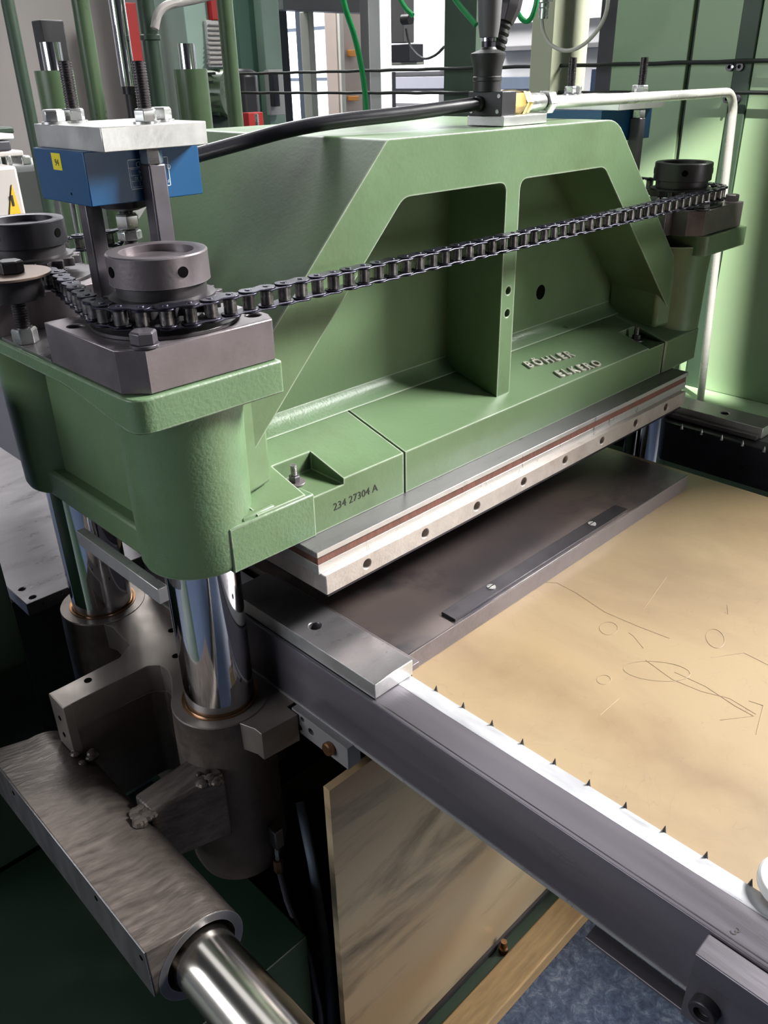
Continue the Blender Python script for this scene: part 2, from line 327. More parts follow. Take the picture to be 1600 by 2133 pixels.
# ================================================================== THE PRESS
def drill(o, cuts):
    """cut round holes (p0, p1, r) out of a mesh for good"""
    mb = MB()
    for p0, p1, r in cuts: mb.cyl(p0, p1, r, seg=20)
    me = bpy.data.meshes.new('cut'); bmesh.ops.recalc_face_normals(mb.b, faces=mb.b.faces)
    base = Vector((0, 0, 0)); q = o.parent
    while q is not None: base += q.location; q = q.parent
    bmesh.ops.translate(mb.b, verts=mb.b.verts, vec=-base); mb.b.to_mesh(me); mb.b.free()
    c = bpy.data.objects.new('cut', me); C.objects.link(c); c.parent = o.parent
    keep = [(m.width, m.segments) for m in o.modifiers if m.type == 'BEVEL']
    for m in list(o.modifiers): o.modifiers.remove(m)
    md = o.modifiers.new('b', 'BOOLEAN'); md.object = c; md.operation = 'DIFFERENCE'; md.solver = 'EXACT'
    bpy.context.view_layer.update()
    dg = bpy.context.evaluated_depsgraph_get(); new = bpy.data.meshes.new_from_object(o.evaluated_get(dg))
    o.modifiers.clear(); o.data = new; bpy.data.objects.remove(c)
    for p in new.polygons: p.use_smooth = True
    new.set_sharp_from_angle(angle=math.radians(30))
    for wd, sg in keep:
        md = o.modifiers.new('bevel', 'BEVEL'); md.width = wd; md.segments = sg; md.limit_method = 'ANGLE'; md.angle_limit = math.radians(50)
    return o

XN, XF, YN, YB = 0.455, 1.583, 0.804, 1.137       # axes of the four columns
ZB = -0.527                                        # underside of the beam
beam = thing('press_crosshead', (1.0, 0.97, ZB), 'big green cast iron upper press beam with arched frame and raised lettering', 'machine')
# --- web and arched frame
MB().prism([(.43, ZB), (1.61, ZB), (1.61, -.43), (1.262, -.085), (.765, -.085), (.43, -.42)], 'y', .872, 1.176).build('web', 'green_paint', beam, bevel=.004)
out_ = [(.525, -.302), (.7585, -.0693), (1.268, -.0705), (1.545, -.344)]
inn = [(1.545, -.44), (1.243, -.1385), (1.0245, -.1375), (1.0245, -.457), (.9925, -.457), (.9925, -.1385), (.786, -.1375), (.525, -.398)]
rads = [0, .004, .028, 0, 0, .012, .016, 0, 0, .016, .012, 0]
frame = MB().prism(rounded(out_ + inn, rads), 'y', .765, 1.176).build('arched_frame', 'green_paint', beam, bevel=.0025)
drill(frame, [((1.009, .74, z), (1.009, .80, z), .0062) for z in (-.292, -.326)])
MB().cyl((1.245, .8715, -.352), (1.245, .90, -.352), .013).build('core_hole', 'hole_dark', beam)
# fillet between web and ledge
MB().prism([(.873, -.43), (.873, -.408), (.870, -.4155), (.865, -.4215), (.857, -.4265), (.848, -.4317), (.86, -.44)], 'x', .52, 1.56).build('fillet', 'green_paint_pitted', beam)
# --- lower ledge, sloped, with two machined seats for the clamp bolts
def ledge_ring(x, seat=None, fr=.735):
    top = lambda y: -.4645 + .285 * (y - .735)
    a, m1 = (-.4645, top(.80)) if seat is None else (seat - .0015, seat)
    return [(x, fr, ZB), (x, fr, a), (x, .80, m1), (x, .8008, top(.8008)), (x, .872, top(.872)), (x, .90, top(.872)), (x, .90, ZB)]
def ledge(rows): MB().loft([ledge_ring(*r) for r in rows]).build('ledge_block', 'green_paint', beam, bevel=.0011)
ledge([(.50,), (.574,), (.5745, -.4715), (.6385, -.4715), (.639,), (.7505,)])
ledge([(.7545,), (1.409,), (1.4095, -.4655), (1.4665, -.4655)])
ledge([(1.470, None, .7335), (1.60, None, .7335)])
MB().prism([(.7445, ZB), (.7445, -.466), (.90, -.43), (.90, ZB)], 'x', .7502, .7548).build('ledge_groove', 'dark_green', beam)
MB().prism([(.7445, ZB), (.7445, -.466), (.90, -.43), (.90, ZB)], 'x', 1.4662, 1.4703).build('ledge_groove', 'dark_green', beam)
MB().box(.457, .586, .7322, .76, ZB, -.4665).build('wear_pad', 'green_paint_pitted', beam, bevel=.0018)
MB().box(1.4715, 1.60, .7322, .76, ZB, -.4645).build('wear_pad', 'green_paint', beam, bevel=.0018)
MB().box(.50, 1.6, 1.06, 1.205, ZB, -.46).build('ledge_block', 'green_paint', beam, bevel=.003)
# --- column bosses and corner flanges
def boss(x, y, pit):
    MB().lathe((x, y, 0), [(0, ZB), (.060, ZB), (.0665, ZB + .003), (.0695, ZB + .010), (.0705, -.45), (.0715, -.36), (.0735, -.325), (.079, -.312), (.079, -.30), (0, -.30)], 64).build('column_boss', 'green_paint_pitted' if pit else 'green_paint', beam)
for x, y in ((XN, YN), (XN, YB), (XF, YN), (XF, YB)): boss(x, y, (x, y) == (XN, YN))
# web between boss and ledge
MB().prism([(.455, .745), (.552, .772), (.56, .874), (.43, .874)], 'z', -.45, -.31).build('boss_gusset', 'green_paint', beam, bevel=.006)
MB().prism([(1.49, .772), (1.60, .745), (1.60, .874), (1.48, .874)], 'z', -.45, -.31).build('boss_gusset', 'green_paint', beam, bevel=.006)
MB().prism([(.478, .7365), (.53, .7365), (.53, .79), (.50, .80), (.487, .76)], 'z', ZB, -.462).build('boss_root', 'green_paint', beam, bevel=.004)
def corner_flange(x0, x1, name='corner_flange'):
    pts = rounded([(x0, .716), (x1, .716), (x1, 1.226), (x0, 1.226)], [.022, .004, .004, .022], 5)
    fine = []
    for i, p in enumerate(pts):
        q = pts[(i + 1) % len(pts)]; n = max(1, int((Vector(p) - Vector(q)).length / .02))
        fine += [tuple(Vector(p).lerp(Vector(q), k / n)) for k in range(n)]
    def zb(y):
        e = abs(y - .971); t = min(1, max(0, (e - .08) / .17)); return -.296 - .020 * t * t * (3 - 2 * t)
    return MB().loft([[(p[0], p[1], zb(p[1])) for p in fine], [(p[0], p[1], -.2785) for p in fine]]).build(name, 'green_paint_pitted', beam, bevel=.002)
corner_flange(.3565, .5405); corner_flange(1.5375, 1.7075)
MB().box(.400, .46, .80, 1.14, ZB, -.485).build('end_rib', 'green_paint', beam, bevel=.005)
MB().box(1.58, 1.646, .80, 1.14, ZB, -.478).build('end_rib', 'green_paint', beam, bevel=.005)
MB().box(.418, .46, .80, 1.14, -.49, -.29).build('end_panel', 'green_paint', beam)
MB().box(1.58, 1.63, .80, 1.14, -.48, -.29).build('end_panel', 'green_paint', beam)
MB().box(.362, .52, .905, 1.04, -.2786, -.2765).build('machined_seat', 'scratched_steel', beam)
# clamp bolts standing in the ledge seats
for x, y, z in ((.5955, .783, -.4717), (1.443, .782, -.4658)):
    MB().lathe((x, y, z), [(0, 0), (.0145, 0), (.0145, .0025), (.006, .0028), (0, .0028)], 28).build('washer', 'plate_steel', beam, bevel=.0005)
    MB().hexa((x, y, z + .0028), (0, 0, 1), .0135, .0085, turn=.5).build('clamp_nut', 'bolt_dark', beam, bevel=.0004)
    MB().thread((x, y, z + .01), (x, y, z + .026), .0042, .0022, .0008, 14).build('clamp_stud', 'plate_steel', beam)
# cast and punched lettering
sl = Vector((0, 1, .285)).normalized()
def slope_mtx(x, y): return mtx((x, y, -.4645 + .285 * (y - .735) + .0008), (1, -.11, -.031), sl)
text('cast_lettering', 'BÖHLER', .026, .0020, 'worn_letter', beam, slope_mtx(1.118, .796), bevel=.0006, space=1.33)
text('cast_lettering', 'ELKERO', .025, .0020, 'worn_letter', beam, slope_mtx(1.146, .7515), bevel=.0006, space=1.38)
text('punched_number', '234 27304 A', .0155, .0003, 'black_print', beam, mtx((.6185, .7349, -.5045), (1, 0, .014), (0, 0, 1)))

# --- bearing plates with their bolts
plate_pts = [(.3605, .900), (.3605, .7455), (.3815, .7225), (.5365, .7225), (.5465, .742), (.5465, .900)]
def bearing_plate(dx, dy, label, flip=False, far=False):
    r = thing('bearing_plate', (XN + dx, YN + dy, -.278), label, 'steel plate', 'bearing plates at the beam corners')
    pts = [(x + dx, (y if not flip else 2 * YN - y) + dy) for x, y in plate_pts]
    o = MB().prism(pts, 'z', -.2782, -.2325).build('plate_body', 'plate_steel', r, bevel=.0016)
    fy = -1 if flip else 1
    drill(o, [((.531 + dx, YN + fy * (.750 - YN) + dy, -.25), (.531 + dx, YN + fy * (.750 - YN) + dy, -.2), .0085), ((.377 + dx, YN + fy * (.858 - YN) + dy, -.25), (.377 + dx, YN + fy * (.858 - YN) + dy, -.2), .0085)])
    bolt(r, (.3885 + dx, YN + fy * (.735 - YN) + dy, -.2325), .0235, .013, washer=.0145, name='hex_bolt', turn=.2)
    if far: bolt(r, (1.675, .742, -.2325), .022, .013, m='black_oxide', name='hex_bolt', turn=.4)
    if far:
        MB().box(1.4825, 1.5107, .775, .87, -.2781, -.2327).build('bolt_ledge', 'plate_steel', r, bevel=.001)
        for x, y in ((1.492, .792), (1.492, .835)): bolt(r, (x, y, -.2325), .019, .009, m='zinc', name='hex_bolt')
    return r
bearing_plate(0, 0, 'dark steel bearing plate with chamfered corner and hex bolt under the nearest chain sprocket')
bearing_plate(0, YB - YN, 'dark steel bearing plate at the rear left corner of the green beam', flip=True)
bearing_plate(1.150, 0, 'dark steel bearing plate at the far right corner of the green beam', far=True)

# --- tie columns
def column(x, y, label):
    r = thing('tie_column', (x, y, -.80), label, 'column', 'polished press columns')
    MB().lathe((x, y, 0), [(0, -1.06), (.047, -1.06), (.047, -.23), (.040, -.225), (.040, -.18), (0, -.18)], 72).build('polished_shaft', 'chrome', r)
column(XN, YN, 'thick polished chrome press column nearest the camera under the beam corner')
column(XN, YB, 'polished chrome press column at the rear left, seen behind the nearest one')
column(XF, YN, 'polished chrome press column at the far right under the beam end')

# --- ring nuts with sprockets
def ring_nut(x, y, label, far=False, ang=0.0, m='plate_steel'):
    r = thing('ring_nut', (x, y, -.2325), label, 'ring nut', 'ring nuts on the press columns')
    c = (x, y, 0)
    zt = -.1585
    MB().lathe(c, [(.0385, zt - .012), (.0385, zt), (.040, zt + .0006), (.0512, zt + .0006), (.0524, zt - .0008), (.0526, -.1885), (.0515, -.1893), (.0385, -.1893)], 72, closed=True).build('nut_body', m, r)
    MB().lathe(c, [(0, zt - .010), (.039, zt - .010), (.039, zt - .0075), (0, zt - .007)], 48).build('column_end', m, r)
    MB().lathe(c, [(.030, -.1895), (.0475, -.1895), (.0475, -.2015), (.056, -.203), (.056, -.215), (.030, -.215)], 56, closed=True).build('hub', 'black_oxide', r)
    for k in range(4):
        a = math.radians(ang) + k * math.pi / 2; d = Vector((math.cos(a), math.sin(a), 0)); p = Vector((x, y, -.1735))
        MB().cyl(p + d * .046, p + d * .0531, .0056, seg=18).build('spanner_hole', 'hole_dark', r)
    # toothed wheel
    n = 19; pts = []
    for i in range(n * 8):
        t = (i % 8) / 8; pts.append((x + (.0605 + .005 * math.cos(2 * math.pi * t)) * math.cos(2 * math.pi * i / (n * 8)), y + (.0605 + .005 * math.cos(2 * math.pi * t)) * math.sin(2 * math.pi * i / (n * 8))))
    MB().prism(pts, 'z', -.2158, -.2058).build('sprocket', 'black_oxide', r, bevel=.0006)
    MB().lathe(c, [(0, -.2323), (.079, -.2323), (.079, -.2285), (0, -.2285)], 56).build('chain_guard', 'black_oxide', r, bevel=.0005)
    return r
ring_nut(XN, YN, 'worn steel ring nut with drilled spanner holes on the nearest column', ang=266.6)
ring_nut(XN, YB, 'dark steel ring nut on the rear left column, cut by the picture edge', ang=208, m='dark_steel')
ring_nut(XF, YN, 'dark ring nut on the far right column in front of the sunlit green panel', ang=211, m='black_oxide')

# --- tensioner on the left side
t = thing('chain_tensioner', (.374, .996, -.2775), 'dark chain tensioner with wide washer on a threaded stud at the left edge', 'tensioner')
MB().thread((.374, .996, -.2762), (.374, .996, -.20), .0085, .003, .0013, 18).build('threaded_stud', 'thread_steel', t)
MB().hexa((.374, .996, -.2762), (0, 0, 1), .026, .018, turn=.25).build('lock_nut', 'zinc', t, bevel=.0006)
MB().cyl((.370, .992, -.1965), (.370, .992, -.1935), .046, seg=48).build('cover_disc', 'tan_steel', t, bevel=.0005)
MB().cyl((.370, .992, -.222), (.370, .992, -.1965), .034, seg=40).build('idler_wheel', 'black_oxide', t)
MB().hexa((.372, .990, -.1935), (0, 0, 1), .026, .014, turn=.1).build('head', 'black_oxide', t, bevel=.0006)

# --- roller chain
RP = .0735
def belt(cs):
    """cs: (x, y, r, sense) ; returns a closed list of points along the pitch line"""
    n = len(cs); tang = []
    for i in range(n):
        (x0, y0, r0, s0), (x1, y1, r1, s1) = cs[i], cs[(i + 1) % n]
        d = Vector((x1 - x0, y1 - y0)); D = d.length; u = d / D; nrm = Vector((u.y, -u.x))
        a, b_ = r0 * s0, r1 * s1; c = (a - b_) / D; s = math.sqrt(max(0, 1 - c * c)); k = u * c + nrm * s
        tang.append((Vector((x0, y0)) + k * a, Vector((x1, y1)) + k * b_))
    pts = []
    for i in range(n):
        x, y, r, s = cs[i]; p_in = tang[i - 1][1]; p_out = tang[i][0]
        a0 = math.atan2(p_in.y - y, p_in.x - x); a1 = math.atan2(p_out.y - y, p_out.x - x); da = (a1 - a0)
        if s > 0:
            while da < 0: da += 2 * math.pi
        else:
            while da > 0: da -= 2 * math.pi
        m = max(2, int(abs(da) * r / .002))
        pts += [Vector((x + r * math.cos(a0 + da * k / m), y + r * math.sin(a0 + da * k / m))) for k in range(m + 1)]
    return pts
path = belt([(XN, YN, RP, 1), (XF, YN, RP, 1), (XF, YB, RP, 1), (XN, YB, RP, 1), (.374, .996, .050, -1)])
cum = [0.0]
for i in range(len(path)): cum.append(cum[-1] + (path[(i + 1) % len(path)] - path[i]).length)
TOT = cum[-1]; NL = int(round(TOT / .0238 / 2)) * 2; PITCH = TOT / NL
def on_path(s):
    s %= TOT; lo, hi = 0, len(path)
    while hi - lo > 1:
        m = (lo + hi) // 2
        if cum[m] <= s: lo = m
        else: hi = m
    a, b_ = path[lo], path[(lo + 1) % len(path)]; f = (s - cum[lo]) / max(1e-9, cum[lo + 1] - cum[lo]); return a.lerp(b_, f)
ZC = -.2108
chain = thing('roller_chain', (XN, YN, ZC), 'oily black roller chain stretched along the front of the green beam around the sprockets', 'chain')
def link_outline(h, w_, n=7):
    p = []
    for sx in (1, -1):
        for k in range(n + 1):
            a = -math.pi / 2 + math.pi * k / n
            p.append((sx * (PITCH / 2 + h * math.cos(a)), sx * h * math.sin(a)))
        p.append((0, sx * w_))
    return p
def link_mesh(name, outer):
    zi, th = (.0096, .0019) if outer else (.0076, .0019); mb = MB(); o2 = link_outline(.0104, .0072)
    for s in (1, -1):
        a, b_ = sorted((s * zi, s * (zi + th))); mb.prism(o2, 'z', a, b_)
    if outer:
        for sx in (1, -1): mb.lathe((sx * PITCH / 2, 0, 0), [(0, -.0126), (.003, -.0126), (.0036, -.012), (.0036, .012), (.003, .0126), (0, .0126)], 12)
    o = mb.build(name, 'chain_steel', chain, bevel=.0005); return o
def roller_mesh(parent, sx):
    return MB().lathe((sx * PITCH / 2, 0, 0), [(0, -.0075), (.0064, -.0075), (.007, -.007), (.007, .007), (.0064, .0075), (0, .0075)], 18).build('roller', 'chain_roller')
proto = {}
for kind in (True, False):
    nm = 'outer_link' if kind else 'inner_link'
    base_off = chain.location.copy()
    o = link_mesh(nm, kind); o.data.transform(Matrix.Translation(base_off))
    proto[kind] = o
rol = [roller_mesh(None, -1), roller_mesh(None, 1)]
for i in range(NL):
    a, b_ = on_path(i * PITCH), on_path((i + 1) * PITCH); mid = (a + b_) / 2; d = b_ - a
    k = i % 2 == 0
    o = proto[k].copy(); C.objects.link(o); o.parent = chain
    o.location = (mid.x - chain.location.x, mid.y - chain.location.y, 0); o.rotation_euler = (0, 0, math.atan2(d.y, d.x))
    if not k:
        for r in rol: q = r.copy(); C.objects.link(q); q.parent = o
for o in list(proto.values()) + rol: bpy.data.objects.remove(o)

# --- blue hydraulic unit on standoffs (near one and its twin at the far end)
def blue_unit(label, xl=0.0):
    r = thing('hydraulic_unit', (.513, .955, -.2775), label, 'hydraulic unit', 'blue units under aluminium plates')
    zt, zb = -.0435, -.0675
    MB().box(.4495 - xl, .578, .872, 1.03, zb, zt).build('cover_plate', 'milled_aluminium', r, bevel=.0008)
    MB().box(.4395 - xl, .582, .9, 1.022, -.1225, zb).build('body', 'blue_paint', r, bevel=.001)
    MB().lathe((.508, .955, 0), [(0, -.1225), (.030, -.1225), (.028, -.133), (.016, -.137), (0, -.137)], 32).build('gland', 'black_oxide', r)
    MB().thread((.508, .955, -.235), (.508, .955, -.135), .008, .0025, .001, 16).build('adjusting_stud', 'thread_steel', r)
    MB().hexa((.508, .955, -.158), (0, 0, 1), .025, .017, turn=.5).build('adjusting_nut', 'zinc', r, bevel=.0005)
    MB().hexa((.508, .955, -.171), (0, 0, 1), .025, .011, turn=.15).build('jam_nut', 'zinc', r, bevel=.0005)
    MB().lathe((.508, .955, 0), [(0, -.2763), (.022, -.2763), (.022, -.192), (.019, -.19), (0, -.19)], 32).build('seat_block', 'plate_steel', r)
    for (x, y), top, m_ in (((.5135, .889), .0165, 'zinc'), ((.4865 - xl, 1.002), .019, 'zinc')):
        MB().box(x - .0105, x + .0105, y - .0105, y + .0105, -.2322 if y < .9 else -.2763, -.0835).build('standoff', 'bolt_dark', r, bevel=.002)
        MB().hexa((x, y, -.0835), (0, 0, 1), .022, .0155, turn=.2).build('flange_nut', m_, r, bevel=.0005)
        MB().lathe((x, y, 0), [(0, zt), (.0145, zt), (.0145, zt + .0025), (0, zt + .0025)], 28).build('washer', m_, r)
        MB().hexa((x, y, zt + .0025), (0, 0, 1), .0215, .0125, turn=.35).build('hex_nut', m_, r, bevel=.0005)
        MB().thread((x, y, zt + .01), (x, y, top), .0075, .0026, .001, 18).build('threaded_rod', 'thread_steel', r)
    for x, y in ((.4605, .998), (.5475, .915)):
        MB().lathe((x, y, 0), [(0, zt), (.0145, zt), (.0145, zt + .0025), (0, zt + .0025)], 28).build('washer', 'zinc', r)
        MB().hexa((x, y, zt + .0025), (0, 0, 1), .0215, .0125, turn=.9).build('hex_head', 'zinc', r, bevel=.0005)
    return r
bu = blue_unit('blue hydraulic unit with yellow sticker under an aluminium plate beside the nearest ring nut')
MB().box(.43925, .4396, .955, .977, -.0885, -.071).build('sticker', 'yellow_label', bu)
text('sticker_number', '94', .010, .0001, 'black_print', bu, mtx((.4391, .9705, -.084), (0, -1, 0), (0, 0, 1)))
MB().cyl((.4392, .944, -.112), (.4398, .944, -.112), .0014, seg=12).build('pin_hole', 'hole_dark', bu)
# printed rating panel on the front (upside down, partly behind the standoff)
fr = .8998
def bar_(x0, x1, z0, z1): MB().box(x0, x1, fr - .0002, fr + .0002, z0, z1).build('panel_line', 'white_print', bu)
PX0, PX1, PZ0, PZ1 = .489, .540, -.1095, -.0785
bar_(PX0, PX1, PZ1 - .0009, PZ1); bar_(PX0, PX1, PZ0, PZ0 + .0009); bar_(PX0, PX0 + .0009, PZ0, PZ1); bar_(PX1 - .0009, PX1, PZ0, PZ1)
bar_(PX0, PX1, -.0875, -.0869); bar_(PX0 + .002, .520, -.0888, -.0884); bar_(PX0 + .002, PX0 + .0024, -.107, -.0884); bar_(PX0 + .002, .520, -.0952, -.0948); bar_(PX0 + .002, .520, -.1012, -.1008); bar_(PX0 + .002, .520, -.1072, -.1068)
up = lambda x, z: mtx((x, fr - .0001, z), (-1, 0, 0), (0, 0, -1))
text('panel_print', 'JD', .0085, .0001, 'white_print', bu, up(.5072, -.0812)); text('panel_print', '5/90', .0050, .0001, 'white_print', bu, up(.510, -.0902))
text('panel_print', '7.10.108 30', .0050, .0001, 'white_print', bu, up(.519, -.0964)); text('panel_print', '-83-80 1', .0050, .0001, 'white_print', bu, up(.517, -.1024))
text('panel_print', 'O', .0072, .0001, 'white_print', bu, mtx((.5375, fr - .0001, -.0865), (0, 0, -1), (1, 0, 0))); text('panel_print', 'F', .0050, .0001, 'white_print', bu, up(.5385, -.1025))
b2 = blue_unit('blue hydraulic unit under a wide aluminium plate at the far end behind the silver tube', xl=.035)
b2.location = b2.location + Vector((1.041, 0.006, 0))

# --- upper tool: silver plate, wood strip, drilled die plate
tool = thing('press_tool', (1.03, .95, -.595), 'silver upper tool with brown strip and drilled front bar under the green beam', 'tool')
sp_ = MB().box(.557, 1.512, .6985, 1.21, -.5355, ZB - .0003).build('silver_plate', 'scratched_steel', tool, bevel=.0008)
sp_.data.materials.append(MATS['bright_steel'])
for p in sp_.data.polygons:
    if p.normal.y < -.5: p.material_index = 1
MB().box(.559, 1.508, .7000, 1.20, -.5465, -.5355).build('wood_strip', 'wood_strip', tool)
MB().box(.5585, 1.509, .6995, 1.20, -.5608, -.5465).build('tool_plate', 'bright_steel', tool, bevel=.0006)
dp = MB().box(.562, 1.496, .690, 1.205, -.5885, -.5606).build('drilled_plate', 'die_steel', tool, bevel=.0012)
hx = [.6339, .7468, .8600, .9750, 1.0880, 1.2000, 1.3110, 1.4210]
drill(dp, [((x, .68, -.5735), (x, .705, -.5735), .0070) for x in hx])
for x in hx: MB().cyl((x, .7035, -.5735), (x, .7048, -.5735), .0069, seg=16).build('hole_bottom', 'rust_hole', tool)
MB().box(.567, 1.49, .694, 1.2, -.5955, -.5885).build('dark_backing_plate', 'dark_steel', tool, bevel=.0006)
MB().box(.384, .397, .79, 1.0, -.562, -.5405).build('tool_bar', 'bright_steel', tool, bevel=.0008)

# --- lower tool: black plate with screwed strip
lt = thing('bolster_plate', (.93, .9, -.693), 'flat black oiled steel plate lying on the bed under the upper tool', 'plate')
MB().box(.6085, 1.357, .5975, 1.25, -.6925, -.6632).build('plate_body', 'black_plate', lt, bevel=.0008)
MB().box(.712, 1.155, .6015, .6265, -.6632, -.6588).build('strip', 'dark_steel', lt, bevel=.0005)
MB().box(.61, 1.355, .5963, .5985, -.6925, -.6640).build('plate_edge', 'plate_steel', lt)
for x in (.808, 1.069):
    MB().lathe((x, .6165, -.6588), [(0, 0), (.0068, 0), (.0066, .0012), (.0055, .0016), (0, .0016)], 24).build('screw_head', 'bright_steel', lt)
    MB().box(x - .006, x + .006, .6158, .6172, -.6573, -.6570).build('screw_slot', 'hole_dark', lt)

# --- plywood bed and chain rails
pw = MB().box(.5925, 1.428, -.75, 1.20, -.712, -.693).build('plywood_bed', 'plywood', bevel=.001)
def scrib(pts, r=.0005): MB().tube([(x, y, -.6929) for x, y in pts], r, 5).build('pencil_line', 'pencil', pw)
def loop_(cx_, cy_, rx, ry, a, n=26): 
    ca, sa = math.cos(a), math.sin(a); return [(cx_ + rx * math.cos(t) * ca - ry * math.sin(t) * sa, cy_ + rx * math.cos(t) * sa + ry * math.sin(t) * ca) for t in [6.4 * k / n for k in range(n + 1)]]
G = lambda *uv: [tuple(at(u, v_, 'z', -.693)[:2]) for u, v_ in uv]
for cpt, rx, ry, a in ((G((1268, 1309))[0], .016, .012, .3), (G((1368, 1398))[0], .042, .020, -.9), (G((1258, 1416))[0], .010, .008, 0), (G((1490, 1330))[0], .022, .012, .5)): scrib(loop_(cpt[0], cpt[1], rx, ry, a))
for L_ in (((1130, 1213), (1160, 1214), (1200, 1235), (1260, 1275), (1330, 1305), (1395, 1330)), ((1345, 1375), (1400, 1415), (1460, 1440), (1520, 1455), (1575, 1488)), ((1405, 1400), (1470, 1430), (1530, 1470), (1570, 1492), (1500, 1500)), ((1390, 1200), (1340, 1270)), ((1340, 1350), (1320, 1325), (1310, 1318)), ((1480, 1370), (1550, 1360), (1600, 1385)), ((1560, 1460), (1590, 1470), (1575, 1530)), ((1250, 1490), (1290, 1455)), ((1515, 1260), (1517, 1280), (1510, 1275))):
    scrib([tuple(p) for p in [Vector((q[0], q[1])) for q in G(*L_)]], .00045)
tag(pw, 'wide stained plywood bed sheet with scribbled pencil lines between the rails', 'board')
def rail(x0, sgn, label, far):
    r = thing('transport_rail', (x0 + sgn * .03, .3, -.7525), label, 'rail', 'transport rails beside the plywood bed')
    X = lambda d: x0 + sgn * d
    y0, y1 = (-.75, 1.10)
    m_ = 'rail_steel'
    body = [(X(0), -.7525), (X(0), -.668), (X(.0015), -.6640), (X(.004), -.6632), (X(.0458), -.6632), (X(.0458), -.7525)]
    MB().prism(body, 'y', y0, y1).build('rail_body', m_, r, bevel=.0006)
    MB().prism([(X(.0458), -.7525), (X(.0458), -.6632), (X(.048), -.6628), (X(.0715), -.6668), (X(.073), -.6690), (X(.073), -.7525)], 'y', y0, y1).build('spike_strip', 'strip_glare' if not far else 'dark_steel', r)
    MB().box(min(X(-.0015), X(0)), max(X(-.0015), X(0)), y0, y1, -.7545, -.7505).build('lip', 'bright_steel', r)
    MB().box(min(X(.0050), X(.0064)), max(X(.0050), X(.0064)), y0, y1, -.664, -.66305).build('ridge_groove', 'dark_steel', r)
    for i in range(26):
        y = .615 - .0434 * i
        if far: y = .765 + .0434 * 2 - .0434 * i
        if y < y0 + .02: break
        MB().cyl((X(.0725), y, -.672), (X(.0738), y, -.6602), .0034, .0003, seg=8).build('spike', 'black_oxide' if not far else 'bright_steel', r)
    return r
rl = rail(.519, 1, 'grey steel transport rail crossing the foreground beside the plywood', False)
text('punched_number', '3', .0135, .0002, 'black_print', rl, mtx((.5305, .130, -.6630), (-.35, -1, 0), (1, -.35, 0)))
rail(1.645, -1, 'dark steel transport rail with small spikes along the far side of the bed', True)

# --- stop bars lying on the rails
def stop_bar(x0, x1, y0, y1, label, hole, inner):
    r = thing('stop_bar', ((x0 + x1) / 2, (y0 + y1) / 2, -.6626), label, 'steel bar', 'stop bars on the rails')
    o = MB().box(x0, x1, y0, y1, -.6626, -.640).build('bar_body', 'scratched_steel', r, bevel=.0012)
    drill(o, [((hole[0], hole[1], -.66), (hole[0], hole[1], -.6), .0085)])
    o.data.materials.append(MATS['milled_aluminium'])
    for p in o.data.polygons:
        if abs(p.normal.z) < .5 and p.area > 4e-4: p.material_index = 1
    MB().box(inner[0], inner[1], y0 + .004, y1, -.6626, -.6535).build('side_ledge', 'plate_steel', r, bevel=.0005)
stop_bar(.5248, .5905, .5655, .86, 'scratched steel stop bar with one hole lying on the near rail', (.553, .7075), (.5905, .6065))
stop_bar(1.607, 1.672, .571, .90, 'steel stop bar with one hole on the far rail at the right', (1.637, .664), (1.592, 1.607))

# --- rail fixings
r = thing('chain_bracket', (.512, .65, -.79), 'drilled grey bracket with copper coloured bolt hanging under the near rail', 'bracket')
o = MB().box(.5065, .5285, .600, .712, -.788, -.7526).build('bracket_body', 'mid_grey', r, bevel=.0008)
drill(o, [((.49, .673, -.771), (.54, .673, -.771), .0055), ((.49, .690, -.760), (.54, .690, -.760), .004), ((.49, .697, -.778), (.54, .697, -.778), .005)])
MB().lathe((.5065, .632, -.770), [(0, 0), (.0085, 0), (.0095, .002), (.0095, .007), (.008, .009), (0, .009)], 24, axis=(-1, 0, 0)).build('copper_bolt', 'bronze', r)
r = thing('rail_clamp', (.50, .07, -.76), 'grey clamp block with socket screw on the rail at the lower right corner', 'clamp')
MB().box(.492, .518, -.08, .1415, -.752, -.6655).build('clamp_body', 'rail_steel', r, bevel=.0015)
MB().lathe((.492, .1215, -.7165), [(0, 0), (.0125, 0), (.0125, .010), (.0115, .011), (.0070, .011), (.0065, .005), (0, .005)], 32, axis=(-1, 0, 0)).build('socket_screw', 'black_oxide', r, bevel=.0004)
o = MB().box(.508, .5265, -.1, .249, -.7725, -.7685).build('tray_strip', 'rail_steel', bevel=.0006); tag(o, 'thin grey steel strip fixed under the near rail beside the clamp', 'strip')
o = MB().lathe((.608, .105, -.655), [(0, -.006), (.030, -.006), (.033, -.003), (.033, .003), (.030, .006), (0, .006)], 48).build('white_disc', 'white_paint', bevel=.0008)  # plain white disc set flat beside the rail
tag(o, 'white round disc at the right picture edge beside the rail', 'disc')

